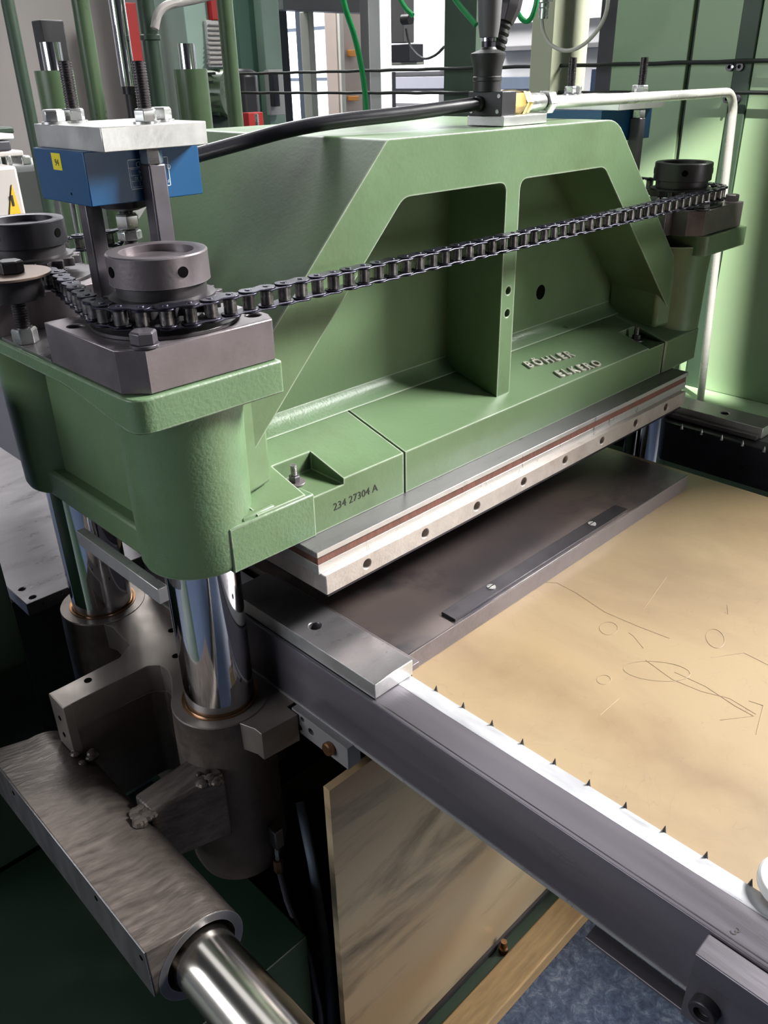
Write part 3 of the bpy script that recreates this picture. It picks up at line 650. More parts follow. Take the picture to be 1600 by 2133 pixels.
# --- lower carrier casting
lc = thing('cast_carrier', (.42, .9, -.80), 'rough cast iron carrier with bored bosses and a machined block for the horizontal shaft', 'casting')
def bush(x, y):
    MB().lathe((x, y, 0), [(.0495, -.7545), (.0655, -.7545), (.0668, -.756), (.068, -.80), (.070, -1.03), (.064, -1.05), (.0495, -1.05)], 64, closed=True).build('column_socket', 'cast_iron', lc)
    MB().lathe((x, y, 0), [(.0492, -.7535), (.066, -.7535), (.0668, -.7552), (.0492, -.7552)], 64, closed=True).build('machined_face', 'cast_machined', lc)
    MB().lathe((x, y, 0), [(.0474, -.756), (.0474, -.7528), (.0492, -.7522), (.0522, -.7522), (.0522, -.756)], 64, closed=True).build('bronze_bush', 'bronze', lc)
bush(XN, YN); bush(XN, YB)
plan = [(.4485, .7165), (.4485, .702), (.505, .6965), (.505, .72), (.64, .72), (.64, 1.16), (.40, 1.16), (.43, 1.06), (.426, 1.0), (.40, .982), (.291, .980), (.291, .937), (.395, .937), (.418, .935), (.4325, .922), (.434, .905), (.428, .885), (.414, .862), (.40, .84), (.42, .80)]
MB().prism(plan, 'z', -.80, -.7546).build('deck', 'cast_machined', lc, bevel=.0008)
for p in ((.342, .967), (.46, .925), (.49, .985)):
    MB().cyl((p[0], p[1], -.7552), (p[0], p[1], -.7541), .0055, seg=18).build('tapped_hole', 'hole_dark', lc)
MB().prism([(.291, .980), (.291, .937), (.39, .937), (.418, .934), (.433, .920), (.434, .903), (.428, .885), (.414, .862), (.40, .84), (.46, .84), (.46, .98)], 'z', -.96, -.7996).build('lug_wall', 'cast_iron', lc, bevel=.003)
MB().box(.2895, .302, .936, .981, -.842, -.7548).build('lug_face', 'cast_machined', lc, bevel=.001)
for z in (-.785, -.815): MB().cyl((.2888, .958, z), (.292, .958, z), .004, seg=14).build('tapped_hole', 'hole_dark', lc)
# block with the horizontal bore
cx, cz, R_ = .2625, -.892, .0565
prof = [(.2005, -.9005), (.2005, -.8225)]
for k in range(0, 25):
    a = math.radians(97 - k * 11.5)
    prof.append((cx + R_ * math.cos(a), cz + R_ * math.sin(a)))
blk = MB().prism(prof, 'y', .588, 1.012).build('shaft_block', 'ground_steel', lc, bevel=.0012)
drill(blk, [((cx, .50, cz), (cx, .80, cz), .0455)])
MB().box(.1993, .2007, .589, 1.012, -.8995, -.8235).build('machined_side', 'scratched_steel', lc)
for y, z in ((.60, -.842), (.70, -.838), (.93, -.84)): MB().cyl((.1988, y, z), (.2, y, z), .0035, seg=14).build('tapped_hole', 'hole_dark', lc)
MB().lathe((cx, .588, cz), [(.0455, -.0004), (.0562, -.0004), (.0562, .001), (.0455, .001)], 64, axis=(0, 1, 0), closed=True).build('machined_end', 'scratched_steel', lc)
MB().loft([[(.309, .762, -.835), (.309, .806, -.835), (.309, .806, -.93), (.309, .762, -.93)], [(.41, .742, -.822), (.41, .80, -.822), (.41, .80, -.94), (.41, .742, -.94)]]).build('cross_web', 'ground_steel', lc, bevel=.004)
random.seed(9)
for cpt, n in (((.302, .775, -.838), 16), ((.388, .748, -.822), 9), ((.302, .93, -.84), 9)):
    mb = MB()
    for i in range(n):
        p = Vector(cpt) + Vector((random.uniform(-.012, .012), random.uniform(-.014, .014), random.uniform(-.004, .003))); s_ = random.uniform(.004, .009)
        mb.lathe(p, [(0, -s_), (s_ * .8, -s_ * .5), (s_, 0), (s_ * .7, s_ * .5), (0, s_ * .7)], 8)
    mb.build('weld_bead', 'ground_steel', lc)
MB().box(.44, .62, .90, 1.16, -1.05, -.80).build('carrier_body', 'cast_iron', lc)
sh = MB().cyl((cx, .22, cz), (cx, .755, cz), .0385, seg=72).build('guide_shaft', 'shaft_steel', bevel=.001)
tag(sh, 'polished horizontal guide shaft running out of the bored block at the bottom', 'shaft')
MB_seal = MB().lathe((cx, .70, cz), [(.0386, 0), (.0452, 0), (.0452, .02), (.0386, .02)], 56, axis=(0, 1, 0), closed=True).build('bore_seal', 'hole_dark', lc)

# --- grease line
g = thing('grease_fitting', (.468, .735, -1.05), 'small angled grease fitting with hose on the dark column socket', 'fitting')
MB().box(.461, .476, .7165, .735, -.998, -.962).build('fitting_body', 'scratched_steel', g, bevel=.002)
MB().cyl((.468, .728, -1.03), (.468, .728, -.998), .0035, seg=12).build('nipple', 'zinc', g)
MB().hexa((.468, .728, -1.055), (0, 0, 1), .013, .024).build('hose_nut', 'bronze', g)
MB().tube([(.468, .728, -1.05), (.468, .716, -1.11), (.466, .668, -1.2), (.463, .648, -1.3), (.458, .645, -1.502)], .0045, 10).build('hose', 'dark_grey', g)
cb = MB().tube([(.60, .845, -1.10), (.575, .79, -1.18), (.535, .72, -1.26), (.50, .668, -1.33), (.482, .648, -1.42), (.478, .644, -1.49)], .008, 12).build('blue_cable', 'grey_blue')
tag(cb, 'blue grey cable curving down behind the grease hose in the dark', 'cable')

# --- front panel, ledge and lumber below
pn = MB().box(.473, 1.28, .600, .612, -1.497, -.80).build('stained_panel', 'stained_panel', bevel=.0006)
tag(pn, 'vertical stained plywood panel standing below the near rail', 'panel')
gs = thing('base_rail', (.85, .59, FLOOR), 'green painted base rail with a bolt under the stained panel', 'rail')
MB().box(.40, 1.30, .572, .64, FLOOR, -1.503).build('rail_body', 'post_green', gs, bevel=.002)
MB().box(.47, 1.29, .594, .5995, -1.503, -1.490).build('seal_strip', 'black_oxide', gs)
MB().lathe((.857, .582, -1.503), [(0, 0), (.009, 0), (.009, .012), (.006, .014), (.006, .03), (0, .03)], 14).build('bolt', 'bronze', gs)
lb = MB().prism([(.40, .512), (1.31, .512), (1.31, .571), (.40, .571)], 'z', FLOOR + .0005, -1.492).build('lumber_batten', 'lumber', bevel=.003)
tag(lb, 'rough sawn wooden batten lying on the blue floor beside the green base rail', 'wood')

# ================================================================== ON TOP OF THE BEAM
v = thing('lever_valve', (1.04, .825, -.0693), 'black hand lever valve with rubber boot and brass fitting on top of the beam', 'valve')
MB().box(1.013, 1.115, .791, .857, -.0692, -.0565).build('base_plate', 'milled_aluminium', v, bevel=.0008)
MB().box(1.0135, 1.046, .796, .8565, -.0565, -.0255).build('valve_body', 'black_plastic', v, bevel=.0008)
MB().prism([(1.046, -.0565), (1.060, -.0565), (1.060, -.052), (1.055, -.0255), (1.046, -.0255)], 'y', .812, .8555).build('side_block', 'black_plastic', v, bevel=.001)
for p in ((1.0135, .803, -.0505), (1.0135, .850, -.0505), (1.0135, .801, -.031)):
    MB().lathe(p, [(0, 0), (.003, 0), (.0028, .0012), (0, .0012)], 12, axis=(-1, 0, 0)).build('screw', 'zinc', v)
ax = Vector((1.0245, .832, 0))
MB().lathe(ax, [(0, -.0255), (.0195, -.0255), (.0195, -.0130), (.0205, -.0120), (.0205, -.0075), (.0195, -.0065), (.0205, .006), (.0245, .0185), (.0245, .0215), (.012, .026), (.010, .029), (0, .029)], 40).build('rubber_boot', 'rubber_black', v)
MB().lathe(ax, [(0, .026), (.0095, .026), (.0095, .040), (0, .040)], 24).build('collar', 'dark_steel', v)
MB().lathe(ax, [(.0105, .036), (.0105, .040), (.009, .0415), (0, .0415)], 24).build('chrome_ring', 'chrome', v)
MB().lathe(ax, [(0, .040), (.0125, .0405), (.0148, .055), (.0165, .085), (.0168, .11), (.0158, .128), (.011, .137), (0, .140)], 36).build('grip', 'grip_grey', v)
MB().hexa((1.046, .818, -.0415), (1, 0, 0), .031, .036, turn=.25).build('brass_hex', 'brass', v, bevel=.0005)
MB().lathe((1.082, .820, -.0415), [(0, 0), (.0175, 0), (.0175, .006), (.0165, .008), (.0165, .016), (.0135, .020), (0, .020)], 6, axis=(1, 0, 0)).build('brass_nut', 'brass', v, bevel=.0006)
MB().lathe((1.104, .825, -.0425), [(0, 0), (.0115, 0), (.0125, .004), (.0125, .040), (.0105, .044), (0, .044)], 28, axis=(1, 0, 0)).build('steel_union', 'zinc', v)
MB().hexa((1.150, .825, -.0435), (1, 0, 0), .029, .020, turn=.1).build('union_nut', 'zinc', v, bevel=.0006)
MB().cyl((1.0525, .838, -.0255), (1.0525, .838, -.018), .0035, seg=12).build('bleed_screw', 'zinc', v)
MB().cyl((1.0525, .838, -.018), (1.0525, .838, -.015), .006, seg=12).build('bleed_cap', 'rubber_black', v)
MB().lathe((1.0135, .835, -.041), [(0, 0), (.010, 0), (.010, .006), (.008, .008), (.008, .012), (0, .012)], 20, axis=(-1, 0, 0)).build('hose_fitting', 'black_oxide', v)
def bez(P, n=10):
    """smooth curve through points"""
    P = [Vector(p) for p in P]; out = []
    for i in range(len(P) - 1):
        p0, p1, p2, p3 = P[max(0, i - 1)], P[i], P[i + 1], P[min(len(P) - 1, i + 2)]
        for k in range(n):
            t = k / n; out.append(0.5 * ((2 * p1) + (p2 - p0) * t + (2 * p0 - 5 * p1 + 4 * p2 - p3) * t * t + (3 * p1 - p0 - 3 * p2 + p3) * t ** 3))
    return out + [P[-1]]
# tube with bend
tp = [(1.17, .825, -.0445), (1.40, .825, -.0455), (1.755, .825, -.0465)] + [(1.755 + .045 * math.sin(a), .825, -.0465 - .045 * (1 - math.cos(a))) for a in [math.pi / 2 * k / 8 for k in range(1, 9)]] + [(1.835, .825, -.40), (1.873, .825, -.7142)]
o = MB().tube(tp, .0085, 20).build('silver_tube', 'tube_steel'); tag(o, 'bare silver tube running from the valve to the right and bending down', 'tube')
hp = bez([(.578, .955, -.090), at(500, 298, 'y', .935), at(600, 271, 'y', .905), at(700, 253, 'y', .88), at(850, 236, 'y', .855), (1.002, .835, -.041)])
o = MB().tube(hp, .0092, 16).build('black_hose', 'hose_black'); tag(o, 'thick black hydraulic hose lying over the beam top from the blue unit to the valve', 'hose')
# corrugated conduit behind the grip
ch = thing('corrugated_conduit', (1.06, .862, -.02), 'black corrugated cable conduit with hexagonal coupling behind the lever grip', 'conduit')
c0, c1 = Vector((1.062, .858, -.018)), Vector((1.094, .862, .062)); d = (c1 - c0)
prof = []
for k in range(9):
    t0 = d.length * k / 9; prof += [(.0085, t0), (.0115, t0 + .0022), (.0115, t0 + .0062), (.0085, t0 + .0082)]
MB().lathe(c0, prof, 24, axis=d).build('conduit', 'rubber_black', ch)
MB().lathe(c1, [(0, -.002), (.014, -.002), (.0195, .016), (.0205, .020), (.0205, .034), (.0185, .036), (.0185, .044), (0, .044)], 8, axis=d).build('coupling', 'black_oxide', ch, bevel=.0006)
MB().lathe(c1 + d.normalized() * .044, [(0, 0), (.014, 0), (.014, .06), (0, .06)], 20, axis=d).build('cable_gland', 'cream_paint', ch)

# ================================================================== BASE OF THE MACHINE
def one(name, label, cat, m, *boxes, bevel=.003, group=None):
    mb = MB()
    for b in boxes: mb.box(*b)
    return tag(mb.build(name, m, bevel=bevel), label, cat, group)
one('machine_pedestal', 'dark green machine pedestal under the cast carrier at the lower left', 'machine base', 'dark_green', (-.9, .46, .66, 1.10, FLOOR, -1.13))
one('dark_occluder', 'added dark green slab keeping the space behind the cast carrier and the stained panel dark', 'machine base', 'dark_green', (.605, 1.69, 1.255, 1.32, FLOOR, -.62))  # added occluder, keeps the view behind the columns dark
one('dark_filler', 'added dark green block closing the dark gap behind the stained panel', 'machine base', 'dark_green', (.462, 1.28, .86, 1.25, FLOOR, -1.06))  # added dark filler where only darkness shows beside the column socket
one('frame_post', 'dark green square machine post at the left picture edge behind the carrier', 'post', 'dark_green', (.02, .3115, 1.11, 1.28, FLOOR, -.35))
bt = thing('steel_table', (.5, 1.8, -.80), 'grey steel table plate with two holes behind the rear left column', 'table')
o = MB().box(.3615, .60, 1.215, 2.6, -.775, -.7515).build('table_plate', 'scratched_steel', bt, bevel=.001)
drill(o, [((.3765, 1.266, -.77), (.3765, 1.266, -.7), .006), ((.378, 1.229, -.77), (.378, 1.229, -.7), .006)])
MB().box(.3600, .3800, 1.30, 2.6, -.79, -.776).build('bright_edge', 'bright_steel', bt)
MB().box(.36, .60, 1.36, 2.6, FLOOR, -.792).build('table_body', 'dark_grey', bt)
# ================================================================== GUARD ON THE RIGHT (stands along x = 1.95)
GX = 1.95
def gy(u, v=150, x=GX): return at(u, v, 'x', x).y
ZP0, ZP1 = -.715, .30
ys = at(1432, 165, 'x', GX).y
yp0 = at(1520, 190, 'x', GX).y; yp1 = at(1558, 200, 'x', GX).y; yl = at(1282, 60, 'x', GX).y
gd = thing('machine_guard', (GX, 1.0, FLOOR), 'tall green sheet metal machine guard standing at the right behind the far rail', 'guard')
def gpart(name, ya, yb, m, x=GX, th=.03, z0=ZP0, z1=ZP1, label=None):
    return tag(MB().box(x, x + th, min(ya, yb), max(ya, yb), z0, z1).build(name, m, gd, bevel=.002), label)
gpart('panel', ys + .008, yl, 'pale_green'); gpart('panel', yp0 - .002, ys - .004, 'pale_green'); gpart('panel', .1, yp1 - .001, 'pale_green')
gpart('seam_strip', ys - .004, ys + .008, 'dark_green', x=GX + .012, label='dark seam strip')
gpart('guard_upright', yp1, yp0 - .002, 'post_green', x=GX - .004, th=.05, label='upright in green darkened for its shaded face')  # shade of the face turned from the light is put in the colour
MB().box(1.70, 1.98, -.4, 1.25, FLOOR, ZP0).build('sill', 'pale_green', gd, bevel=.003)
# pull cords with eye bolts
for k, (zc, uv, lb) in enumerate(((at(1530, 128, 'x', 1.93).z, (1530, 139), 'upper black pull cord stretched along the guard posts'), (at(1540, 193, 'x', 1.93).z, (1524, 206), 'lower black pull cord stretched along the guard posts'))):
    y0, y1 = .1, 3.05
    pts = [(1.93, y0 + (y1 - y0) * i / 60, zc + .0008 * math.sin(i * 2.1)) for i in range(61)]
    tag(MB().tube(pts, .0042, 8).build('pull_cord', 'cord_black'), lb, 'cord', 'pull cords')
    p = at(uv[0], uv[1], 'x', 1.94)
    e = thing('eye_bolt', (p.x, p.y, p.z), ('eye bolt with two nuts on the guard post at the %s pull cord' % ('upper', 'lower')[k]), 'eye bolt', 'eye bolts')
    for dy in (-.011, .011):
        MB().lathe((1.945, p.y + dy, p.z), [(.0035, -.006), (.0085, -.006), (.0085, .006), (.0035, .006)], 20, axis=(-1, 0, 0), closed=True).build('eye', 'bolt_dark', e, bevel=.0005)
    MB().cyl((1.95, p.y, p.z), (1.93, p.y, p.z), .003, seg=10).build('shank', 'zinc', e)

# posts of the guard further along
def gpost(name, label, u0, u1, v, m, z0=FLOOR, z1=1.2, x=GX, th=.05, side=None):
    a, b_ = at(u0, v, 'x', x).y, at(u1, v, 'x', x).y
    return tag(MB().box(x, x + th, min(a, b_), max(a, b_), z0, z1).build(name, m, bevel=.002), label, 'post')
pa = at(1150, 100, 'x', GX - .06); y1_ = at(1106, 100, 'x', GX - .06).y; x2_ = at(1224, 100, 'y', pa.y).x
tag(MB().box(GX - .06, x2_, pa.y, y1_, FLOOR, 1.2).build('guard_post', 'olive', bevel=.002), 'pale olive square guard post right of the lever grip', 'post')
gpost('guard_post', 'dark green guard post behind the lever grip', 925, 990, 110, 'post_green', x=GX + .02, th=.09)
gpost('guard_post', 'narrow dark grey post beside the left edge of the green guard panels', 1247, 1280, 80, 'dark_grey', x=GX + .05, th=.06)
gpost('white_post', 'white square post in the middle of the guard fence', 770, 792, 120, 'white_paint', x=GX + .05)
gpost('grey_post', 'dark grey post standing directly left of the white post', 752, 769, 120, 'mid_grey', x=GX + .08)

# ================================================================== BACKGROUND, RIGHT WALL WITH WINDOWS
def win(n, u0, u1, z0, z1, nv, nh, fm, label=None, e=1.6):
    X = HX1 - .01; ya, yb = sorted((at(u0, 120, 'x', X).y, at(u1, 120, 'x', X).y))
    r = bpy.data.objects.new('window_%d' % n, None); C.objects.link(r); r.location = (X, (ya + yb) / 2, z0); r['kind'] = 'structure'
    MB().box(X - .012, X - .004, ya, yb, z0, z1).build('pane', 'daylight', r)
    t_ = .05
    for k in range(nv + 1):
        y = ya + (yb - ya) * k / nv; MB().box(X - .05, X, y - t_ / 2, y + t_ / 2, z0, z1).build('mullion', fm, r)
    for k in range(nh + 1):
        z = z0 + (z1 - z0) * k / nh; MB().box(X - .04, X, ya, yb, z - .012, z + .012).build('transom', fm, r)
m = mat('daylight', lin(240, 242, 250), 0.5, emit=(.94, .96, 1, 1), estr=1.9)
win(1, 590, 712, -.75, 1.4, 2, 6, 'grey_blue')
win(2, 797, 930, at(858, 146, 'x', HX1).z, 1.5, 1, 1, 'white_paint')
win(3, 812, 930, at(858, 250, 'x', HX1).z, at(858, 186, 'x', HX1).z, 1, 2, 'mid_grey')
win(4, 1040, 1260, .28, 1.5, 2, 1, 'white_paint')
LOW = 900
def bgbox(name, label, cat, m, u0, u1, va, vb, Y, d=.1, ax='y', bevel=.003, group=None, floor=False):
    """axis aligned box whose near face lies on y = Y (or x = Y) and spans the given part of the view"""
    vm = (va + vb) / 2; um = (u0 + u1) / 2
    p, q = at(u0, vm, ax, Y), at(u1, vm, ax, Y); zt, zb = at(um, va, ax, Y).z, at(um, vb, ax, Y).z
    if floor: zb = FLOOR
    if ax == 'y': o = MB().box(p.x, q.x, Y, Y + d, zb, zt)
    else: o = MB().box(Y, Y + d, min(p.y, q.y), max(p.y, q.y), zb, zt)
    return tag(o.build(name, m, bevel=bevel), label, cat, group)
def bgcyl(name, label, cat, m, u0, u1, v, va, vb, Y, ax='y', group=None, extra=None, parent=None):
    vm = v; p, q = at(u0, vm, ax, Y), at(u1, vm, ax, Y); c = (p + q) / 2; um = (u0 + u1) / 2
    dirn = ray(um, vm); dirn.z = 0; dirn.normalize()
    r = abs((q - p).dot(Vector((dirn.y, -dirn.x, 0)))) / 2
    zt, zb = at(um, va, ax, Y).z, at(um, vb, ax, Y).z
    if vb == LOW: zb = FLOOR
    o = MB().cyl((c.x, c.y, zb), (c.x, c.y, zt), r, seg=32).build(name, m, parent)
    if label: tag(o, label, cat, group)
    return o, c, r
# second machine behind, on the left: pipes, rods and guide sleeves
P1 = bgcyl('green_pipe', 'dark green vertical pipe nearest the left picture edge behind the rear ring nut', 'pipe', 'post_green', 27, 55, 130, -260, LOW, 2.2, group='green pipes of the rear machine')
P2 = bgcyl('green_pipe', 'green vertical pipe left of the chrome rod behind the aluminium plate', 'pipe', 'pipe_green', 169, 206, 130, -260, LOW, 2.2, group='green pipes of the rear machine')
t = thing('green_pipe', (0, 0, 0), 'dark green vertical pipe with a joint ring right of the chrome rod', 'pipe', 'green pipes of the rear machine')
o, c, r_ = bgcyl('pipe', None, None, 'post_green', 302, 338, 130, -260, LOW, 2.25, parent=t)
zz = at(310, 78, 'y', 2.25).z
MB().lathe((c.x, c.y, zz), [(r_ * .98, -.008), (r_ * 1.18, -.005), (r_ * 1.18, .005), (r_ * .98, .008)], 32, closed=True).build('joint_ring', 'post_green', t)
P4 = bgcyl('green_pipe', 'green vertical pipe standing behind the middle of the black hose', 'pipe', 'pipe_green', 463, 496, 130, -260, LOW, 2.3, group='green pipes of the rear machine')
t = thing('cylinder_rod', (0, 0, 0), 'polished chrome cylinder rod with dark clevis behind the threaded rod', 'rod')
bgcyl('rod', None, None, 'chrome', 240, 274, 100, -260, 180, 2.3, parent=t)
bgcyl('rod_neck', None, None, 'dark_steel', 256, 290, 200, 180, 196, 2.3, parent=t)
bgcyl('clevis', None, None, 'black_oxide', 262, 292, 215, 196, 420, 2.3, parent=t)
def sleeve(label, u0, u1, v, vtop, c0, c1, vt):
    t = thing('guide_sleeve', (0, 0, 0), label, 'guide sleeve', 'guide sleeves of the rear machine')
    bgcyl('sleeve', None, None, 'pipe_green', u0, u1, v, vtop, LOW, 2.05, parent=t)
    bgcyl('guide_rod', None, None, 'chrome', c0, c1, (vt + vtop) / 2, vt, vtop + 12, 2.05, parent=t)
sleeve('green guide sleeve with chrome rod end at the left behind the hex nuts', 78, 160, 190, 147, 87, 131, 88)
sleeve('green guide sleeve with chrome rod end right of the joint ring pipe', 368, 437, 200, 144, 372, 407, 91)
bgbox('switch_box', 'flat black box standing behind the left chrome rod end', 'box', 'black_plastic', 97, 146, 42, 200, 2.3, .05, floor=True)
# cabinets further back
bgbox('grey_cabinet', 'wide warm grey cabinet wall behind the green pipes', 'cabinet', 'grey_paint', -160, 262, -320, 330, 3.3, .4, floor=True)
bgbox('grey_column', 'pale grey building column between the red strip and mint cabinet', 'column', 'grey_paint', 300, 392, -320, 420, 3.6, .3, floor=True)
bgbox('red_strip', 'narrow orange red machine strip beside the chrome rod', 'strip', 'red_paint', 270, 300, 6, 260, 3.1, .05, floor=True)
mc = thing('mint_cabinet', (0, 0, 0), 'pale mint green cabinet with red corner and white louvres behind the pipes', 'cabinet')
def bgpart(name, m, u0, u1, va, vb, Y, d, parent, floor=False):
    o = bgbox(name, None, None, m, u0, u1, va, vb, Y, d, floor=floor); o.parent = parent; return o
bgpart('door', 'mint', 388, 438, -200, 330, 3.0, .3, mc, True); bgpart('red_corner', 'red_paint', 434, 470, -120, 42, 2.98, .04, mc)
bgpart('louvre_panel', 'white_paint', 434, 470, 42, 140, 2.985, .05, mc)
for k in range(9): bgpart('louvre', 'grey_paint', 436, 468, 50 + k * 10, 54 + k * 10, 2.975, .02, mc)
fm = thing('fan_motor', (0, 0, 0), 'green electric motor with cooling fins between sleeve and pipe', 'motor')
c = at(443, 195, 'y', 2.6)
MB().lathe((c.x, c.y, c.z), [(0, -.03), (.062, -.03), (.07, -.02), (.07, .06), (0, .06)], 28, axis=(.5, -.86, 0)).build('housing', 'pipe_green', fm)
MB().box(c.x - .05, c.x + .05, c.y - .03, c.y + .05, FLOOR, c.z - .05).build('stand', 'dark_green', fm)
for k in range(12):
    a = math.pi * 2 * k / 12; q = Vector((.86 * math.cos(a), .5 * math.cos(a), math.sin(a))) * .068
    MB().box(c.x + q.x - .004, c.x + q.x + .004, c.y + q.y - .05, c.y + q.y + .03, c.z + q.z - .004, c.z + q.z + .004).build('fin', 'dark_green', fm)
gc = thing('green_cabinet', (0, 0, 0), 'sea green cabinet with pale edge panel and handle behind the hose', 'cabinet')
bgpart('body', 'green_sea', 492, 546, -260, 300, 3.2, .4, gc, True); bgpart('edge_panel', 'mint', 546, 582, -260, 330, 3.15, .1, gc)
bgpart('handle_frame', 'white_paint', 562, 592, 145, 240, 3.10, .03, gc); bgpart('handle', 'dark_grey', 570, 582, 150, 222, 3.07, .03, gc)
bgbox('black_unit', 'black rounded unit standing before the sea green cabinet', 'unit', 'black_plastic', 500, 546, 142, 250, 2.95, .1, bevel=.03, floor=True)
rc = thing('red_cup', (0, 0, 0), 'small red clamp with chrome spring behind the black hose', 'clamp')
bgpart('red_body', 'red_paint', 519, 550, 234, 285, 2.7, .04, rc, True); c = at(535, 250, 'y', 2.66)
MB().thread((c.x, c.y, c.z - .05), (c.x, c.y, c.z + .02), .008, .006, .003, 12).build('spring', 'zinc', rc)
# fence frame in the middle: dark mullion, beam across, cream post, brown board with orange labels
bgbox('dark_mullion', 'dark vertical fence mullion beside the bright window', 'post', 'dark_grey', 579, 598, -260, 330, 3.4, .06, floor=True)
bgbox('grey_mullion', 'blue grey fence mullion between the two bright panes', 'post', 'grey_blue', 631, 646, -260, 330, 3.5, .06, floor=True)
bgbox('fence_header', 'dark grey horizontal header bar of the fence frame', 'beam', 'mid_grey', 590, 775, -25, 24, 3.3, .08)
bgbox('cream_post', 'cream coloured door post below the fence header', 'post', 'cream_paint', 649, 661, 24, 330, 3.35, .06, floor=True)
bd = thing('shelf_board', (0, 0, 0), 'pale brown storage wall with orange labels behind the green hose', 'shelf')
bgpart('board', 'cardboard', 704, 756, 20, 330, 4.2, .1, bd, True)
for va, vb in ((104, 118), (200, 210)): bgpart('orange_label', 'orange_paint', 728, 748, va, vb, 4.17, .02, bd)
bgpart('upright', 'cream_paint', 712, 720, 20, 330, 4.16, .02, bd)
# machine head at the window
mh = thing('tool_head', (0, 0, 0), 'grey tool head with black motor in front of the white window', 'machine head')
def xpart(name, m, u0, u1, va, vb, X, d, parent):
    o = bgbox(name, None, None, m, u0, u1, va, vb, X, d, 'x'); o.parent = parent; return o
xpart('slide', 'mid_grey', 808, 840, -60, 90, 2.6, .06, mh); xpart('motor', 'dark_grey', 812, 852, 92, 130, 2.56, .08, mh)
xpart('foot_plate', 'cream_paint', 800, 862, 122, 136, 2.62, .06, mh); xpart('bracket', 'black_plastic', 794, 812, 8, 20, 2.62, .05, mh); xpart('bracket', 'black_plastic', 792, 812, 50, 66, 2.62, .05, mh)
c = at(848, 40, 'x', 2.58); MB().lathe(c, [(0, -.02), (.018, -.02), (.018, .02), (0, .02)], 16, axis=(0, 1, 0)).build('knob', 'black_plastic', mh)
hz = bez([at(846, 60, 'x', 2.56), at(855, 95, 'x', 2.55), at(880, 121, 'x', 2.5), at(905, 116, 'x', 2.45), at(925, 98, 'x', 2.4)])
tag(MB().tube(hz, .0045, 8).build('sagging_cable', 'cord_black'), 'thin black cable sagging between tool head and dark post', 'cable')
bgbox('wall_strip', 'grey blue horizontal strip above the low window band', 'strip', 'hall_grey', 798, 925, 160, 185, HX1 - .075, .07, 'x')
bgbox('dark_upright', 'short dark upright between the white post and the low windows', 'post', 'dark_grey', 800, 810, 150, 232, 2.5, .04, 'x', floor=True)
bgbox('grey_shelf', 'grey wall rail seen between the lever grip and olive post', 'rail', 'mid_grey', 1035, 1260, 92, 103, HX1 - .075, .07, 'x')
bgbox('grey_shelf', 'dark low wall band right of the lever boot', 'rail', 'grey_blue', 1035, 1110, 160, 186, HX1 - .075, .07, 'x')
bgbox('blue_machine', 'blue machine housing between the olive post and the guard panels', 'machine', 'steel_blue', 1224, 1285, 142, 330, 2.6, .3, 'x', floor=True)
# green air hoses
hs = [((710, -20), (722, 25), (737, 70), (749, 120), (757, 165), (763, 225), (766, 300))]
tag(MB().tube(bez([at(u, v_, 'y', 1.9) for u, v_ in hs[0]]), .0078, 12).build('green_air_hose', 'green_hose'), 'bright green air hose hanging down in front of the grey door frame', 'hose', 'green air hoses')
tag(MB().tube(bez([at(u, v_, 'x', 2.3) for u, v_ in ((815, -40), (836, 2), (846, 18), (860, 32))]), .008, 10).build('green_air_hose', 'green_hose'), 'short green air hose ending at the grey tool head', 'hose', 'green air hoses')
tag(MB().tube(bez([at(u, v_, 'x', 1.8) for u, v_ in ((930, -30), (955, 8), (975, 32), (992, 52))]), .0065, 10).build('green_air_hose', 'green_hose'), 'green air hose passing down behind the lever grip', 'hose', 'green air hoses')
tag(MB().tube(bez([at(u, v_, 'x', 1.7) for u, v_ in ((1068, -10), (1080, 28), (1094, 44), (1106, 38), (1116, 10), (1120, -20))]), .0055, 10).build('green_air_hose', 'green_hose'), 'looped green air hose beside the olive post', 'hose', 'green air hoses')
gh = bez([at(u, v_, 'y', 2.15) for u, v_ in ((322, 60), (330, 28), (352, 10), (400, 0), (450, -12))])
tag(MB().tube(gh, .011, 12).build('bent_grey_pipe', 'grey_paint'), 'bent pale grey pipe at the top edge beside the jointed green pipe', 'pipe')
# cable gland with grey loop at the olive post
gl = thing('sensor_cable', (0, 0, 0), 'nickel cable gland with a pale grey cable loop hanging at the olive post', 'cable')
c = at(1133, 20, 'x', 1.80)
MB().lathe(c, [(0, -.018), (.011, -.018), (.011, .002), (.0125, .004), (.0125, .012), (.019, .014), (.019, .04), (0, .04)], 20).build('gland', 'zinc', gl)
MB().tube(bez([at(u, v_, 'x', 1.8) for u, v_ in ((1129, 34), (1131, 62), (1143, 88), (1166, 103), (1192, 104), (1222, 88), (1250, 55), (1264, 20), (1268, -25))]), .0042, 10).build('cable', 'cream_paint', gl)
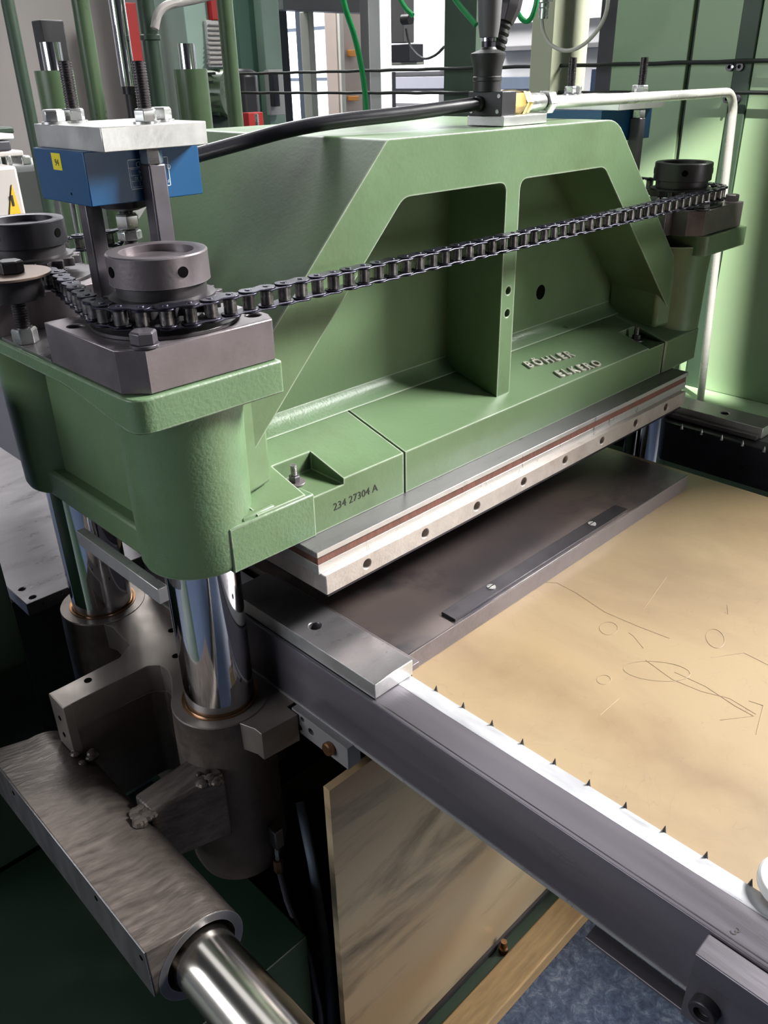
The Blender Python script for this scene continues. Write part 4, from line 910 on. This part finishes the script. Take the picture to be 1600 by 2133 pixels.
# left edge: grey control box with warning triangle
cbx = thing('control_box', (0, 0, 0), 'pale grey control box with yellow warning triangle at the left edge', 'control box')
a, b_ = at(-70, 400, 'y', 1.75), at(46, 400, 'y', 1.75); zt, zb = at(20, 346, 'y', 1.75).z, at(20, 560, 'y', 1.75).z
MB().box(a.x, b_.x, 1.75, 2.0, zb, zt).build('housing', 'grey_paint', cbx, bevel=.006)
p = [at(24, 384, 'y', 1.749), at(44, 446, 'y', 1.749), at(20, 449, 'y', 1.749)]
MB().prism([(q.x, q.z) for q in p], 'y', 1.7475, 1.7495).build('warning_triangle', 'warning_yellow', cbx)
q = at(27, 420, 'y', 1.747); MB().box(q.x - .002, q.x + .002, 1.7465, 1.7478, q.z - .008, q.z + .012).build('warning_mark', 'black_print', cbx)
for u0, u1, va, vb, m_ in ((-40, 30, 280, 292, 'white_paint'), (-40, 24, 294, 316, 'dark_grey'), (-40, 50, 316, 328, 'grey_paint'), (14, 26, 322, 346, 'zinc'), (46, 66, 324, 344, 'zinc'), (-10, 5, 326, 346, 'zinc')):
    o = bgbox('valve_block', None, None, m_, u0, u1, va, vb, 1.8, .12); o.parent = cbx
o = bgbox('green_band', 'dark green hose band at the left edge above the control box', 'hose', 'dark_green', -60, 30, 266, 280, 1.9, .05)
bgcyl('slim_rod', 'slim bright chrome rod standing behind the square standoff', 'rod', 'chrome', 152, 164, 460, 330, LOW, 1.45)
bgbox('white_cover', 'large smooth white machine cover behind the rear ring nut', 'cover', 'white_paint', 40, 330, 330, 620, 2.4, .2, bevel=.02, floor=True)

t = thing('terminal_strip', tuple(at(290, 1985, 'z', -1.129)), 'short row of small shiny screws on the dark pedestal beside the shaft block', 'screws')
q0, q1 = at(262, 1945, 'z', -1.129), at(318, 2045, 'z', -1.129)
MB().tube([q0 + Vector((0, 0, .004)), q1 + Vector((0, 0, .004))], .0045, 8).build('strip', 'black_oxide', t)
for k in range(6):
    p = q0.lerp(q1, k / 5); MB().lathe(p + Vector((-.004, 0, .006)), [(0, 0), (.0045, 0), (.004, .004), (.002, .005), (0, .005)], 10).build('screw', 'zinc', t)

# ------------------------------------------------------------------ lift everything so that the floor is z = 0
for o in list(bpy.data.objects):
    if o.parent is None: o.location.z -= FLOOR
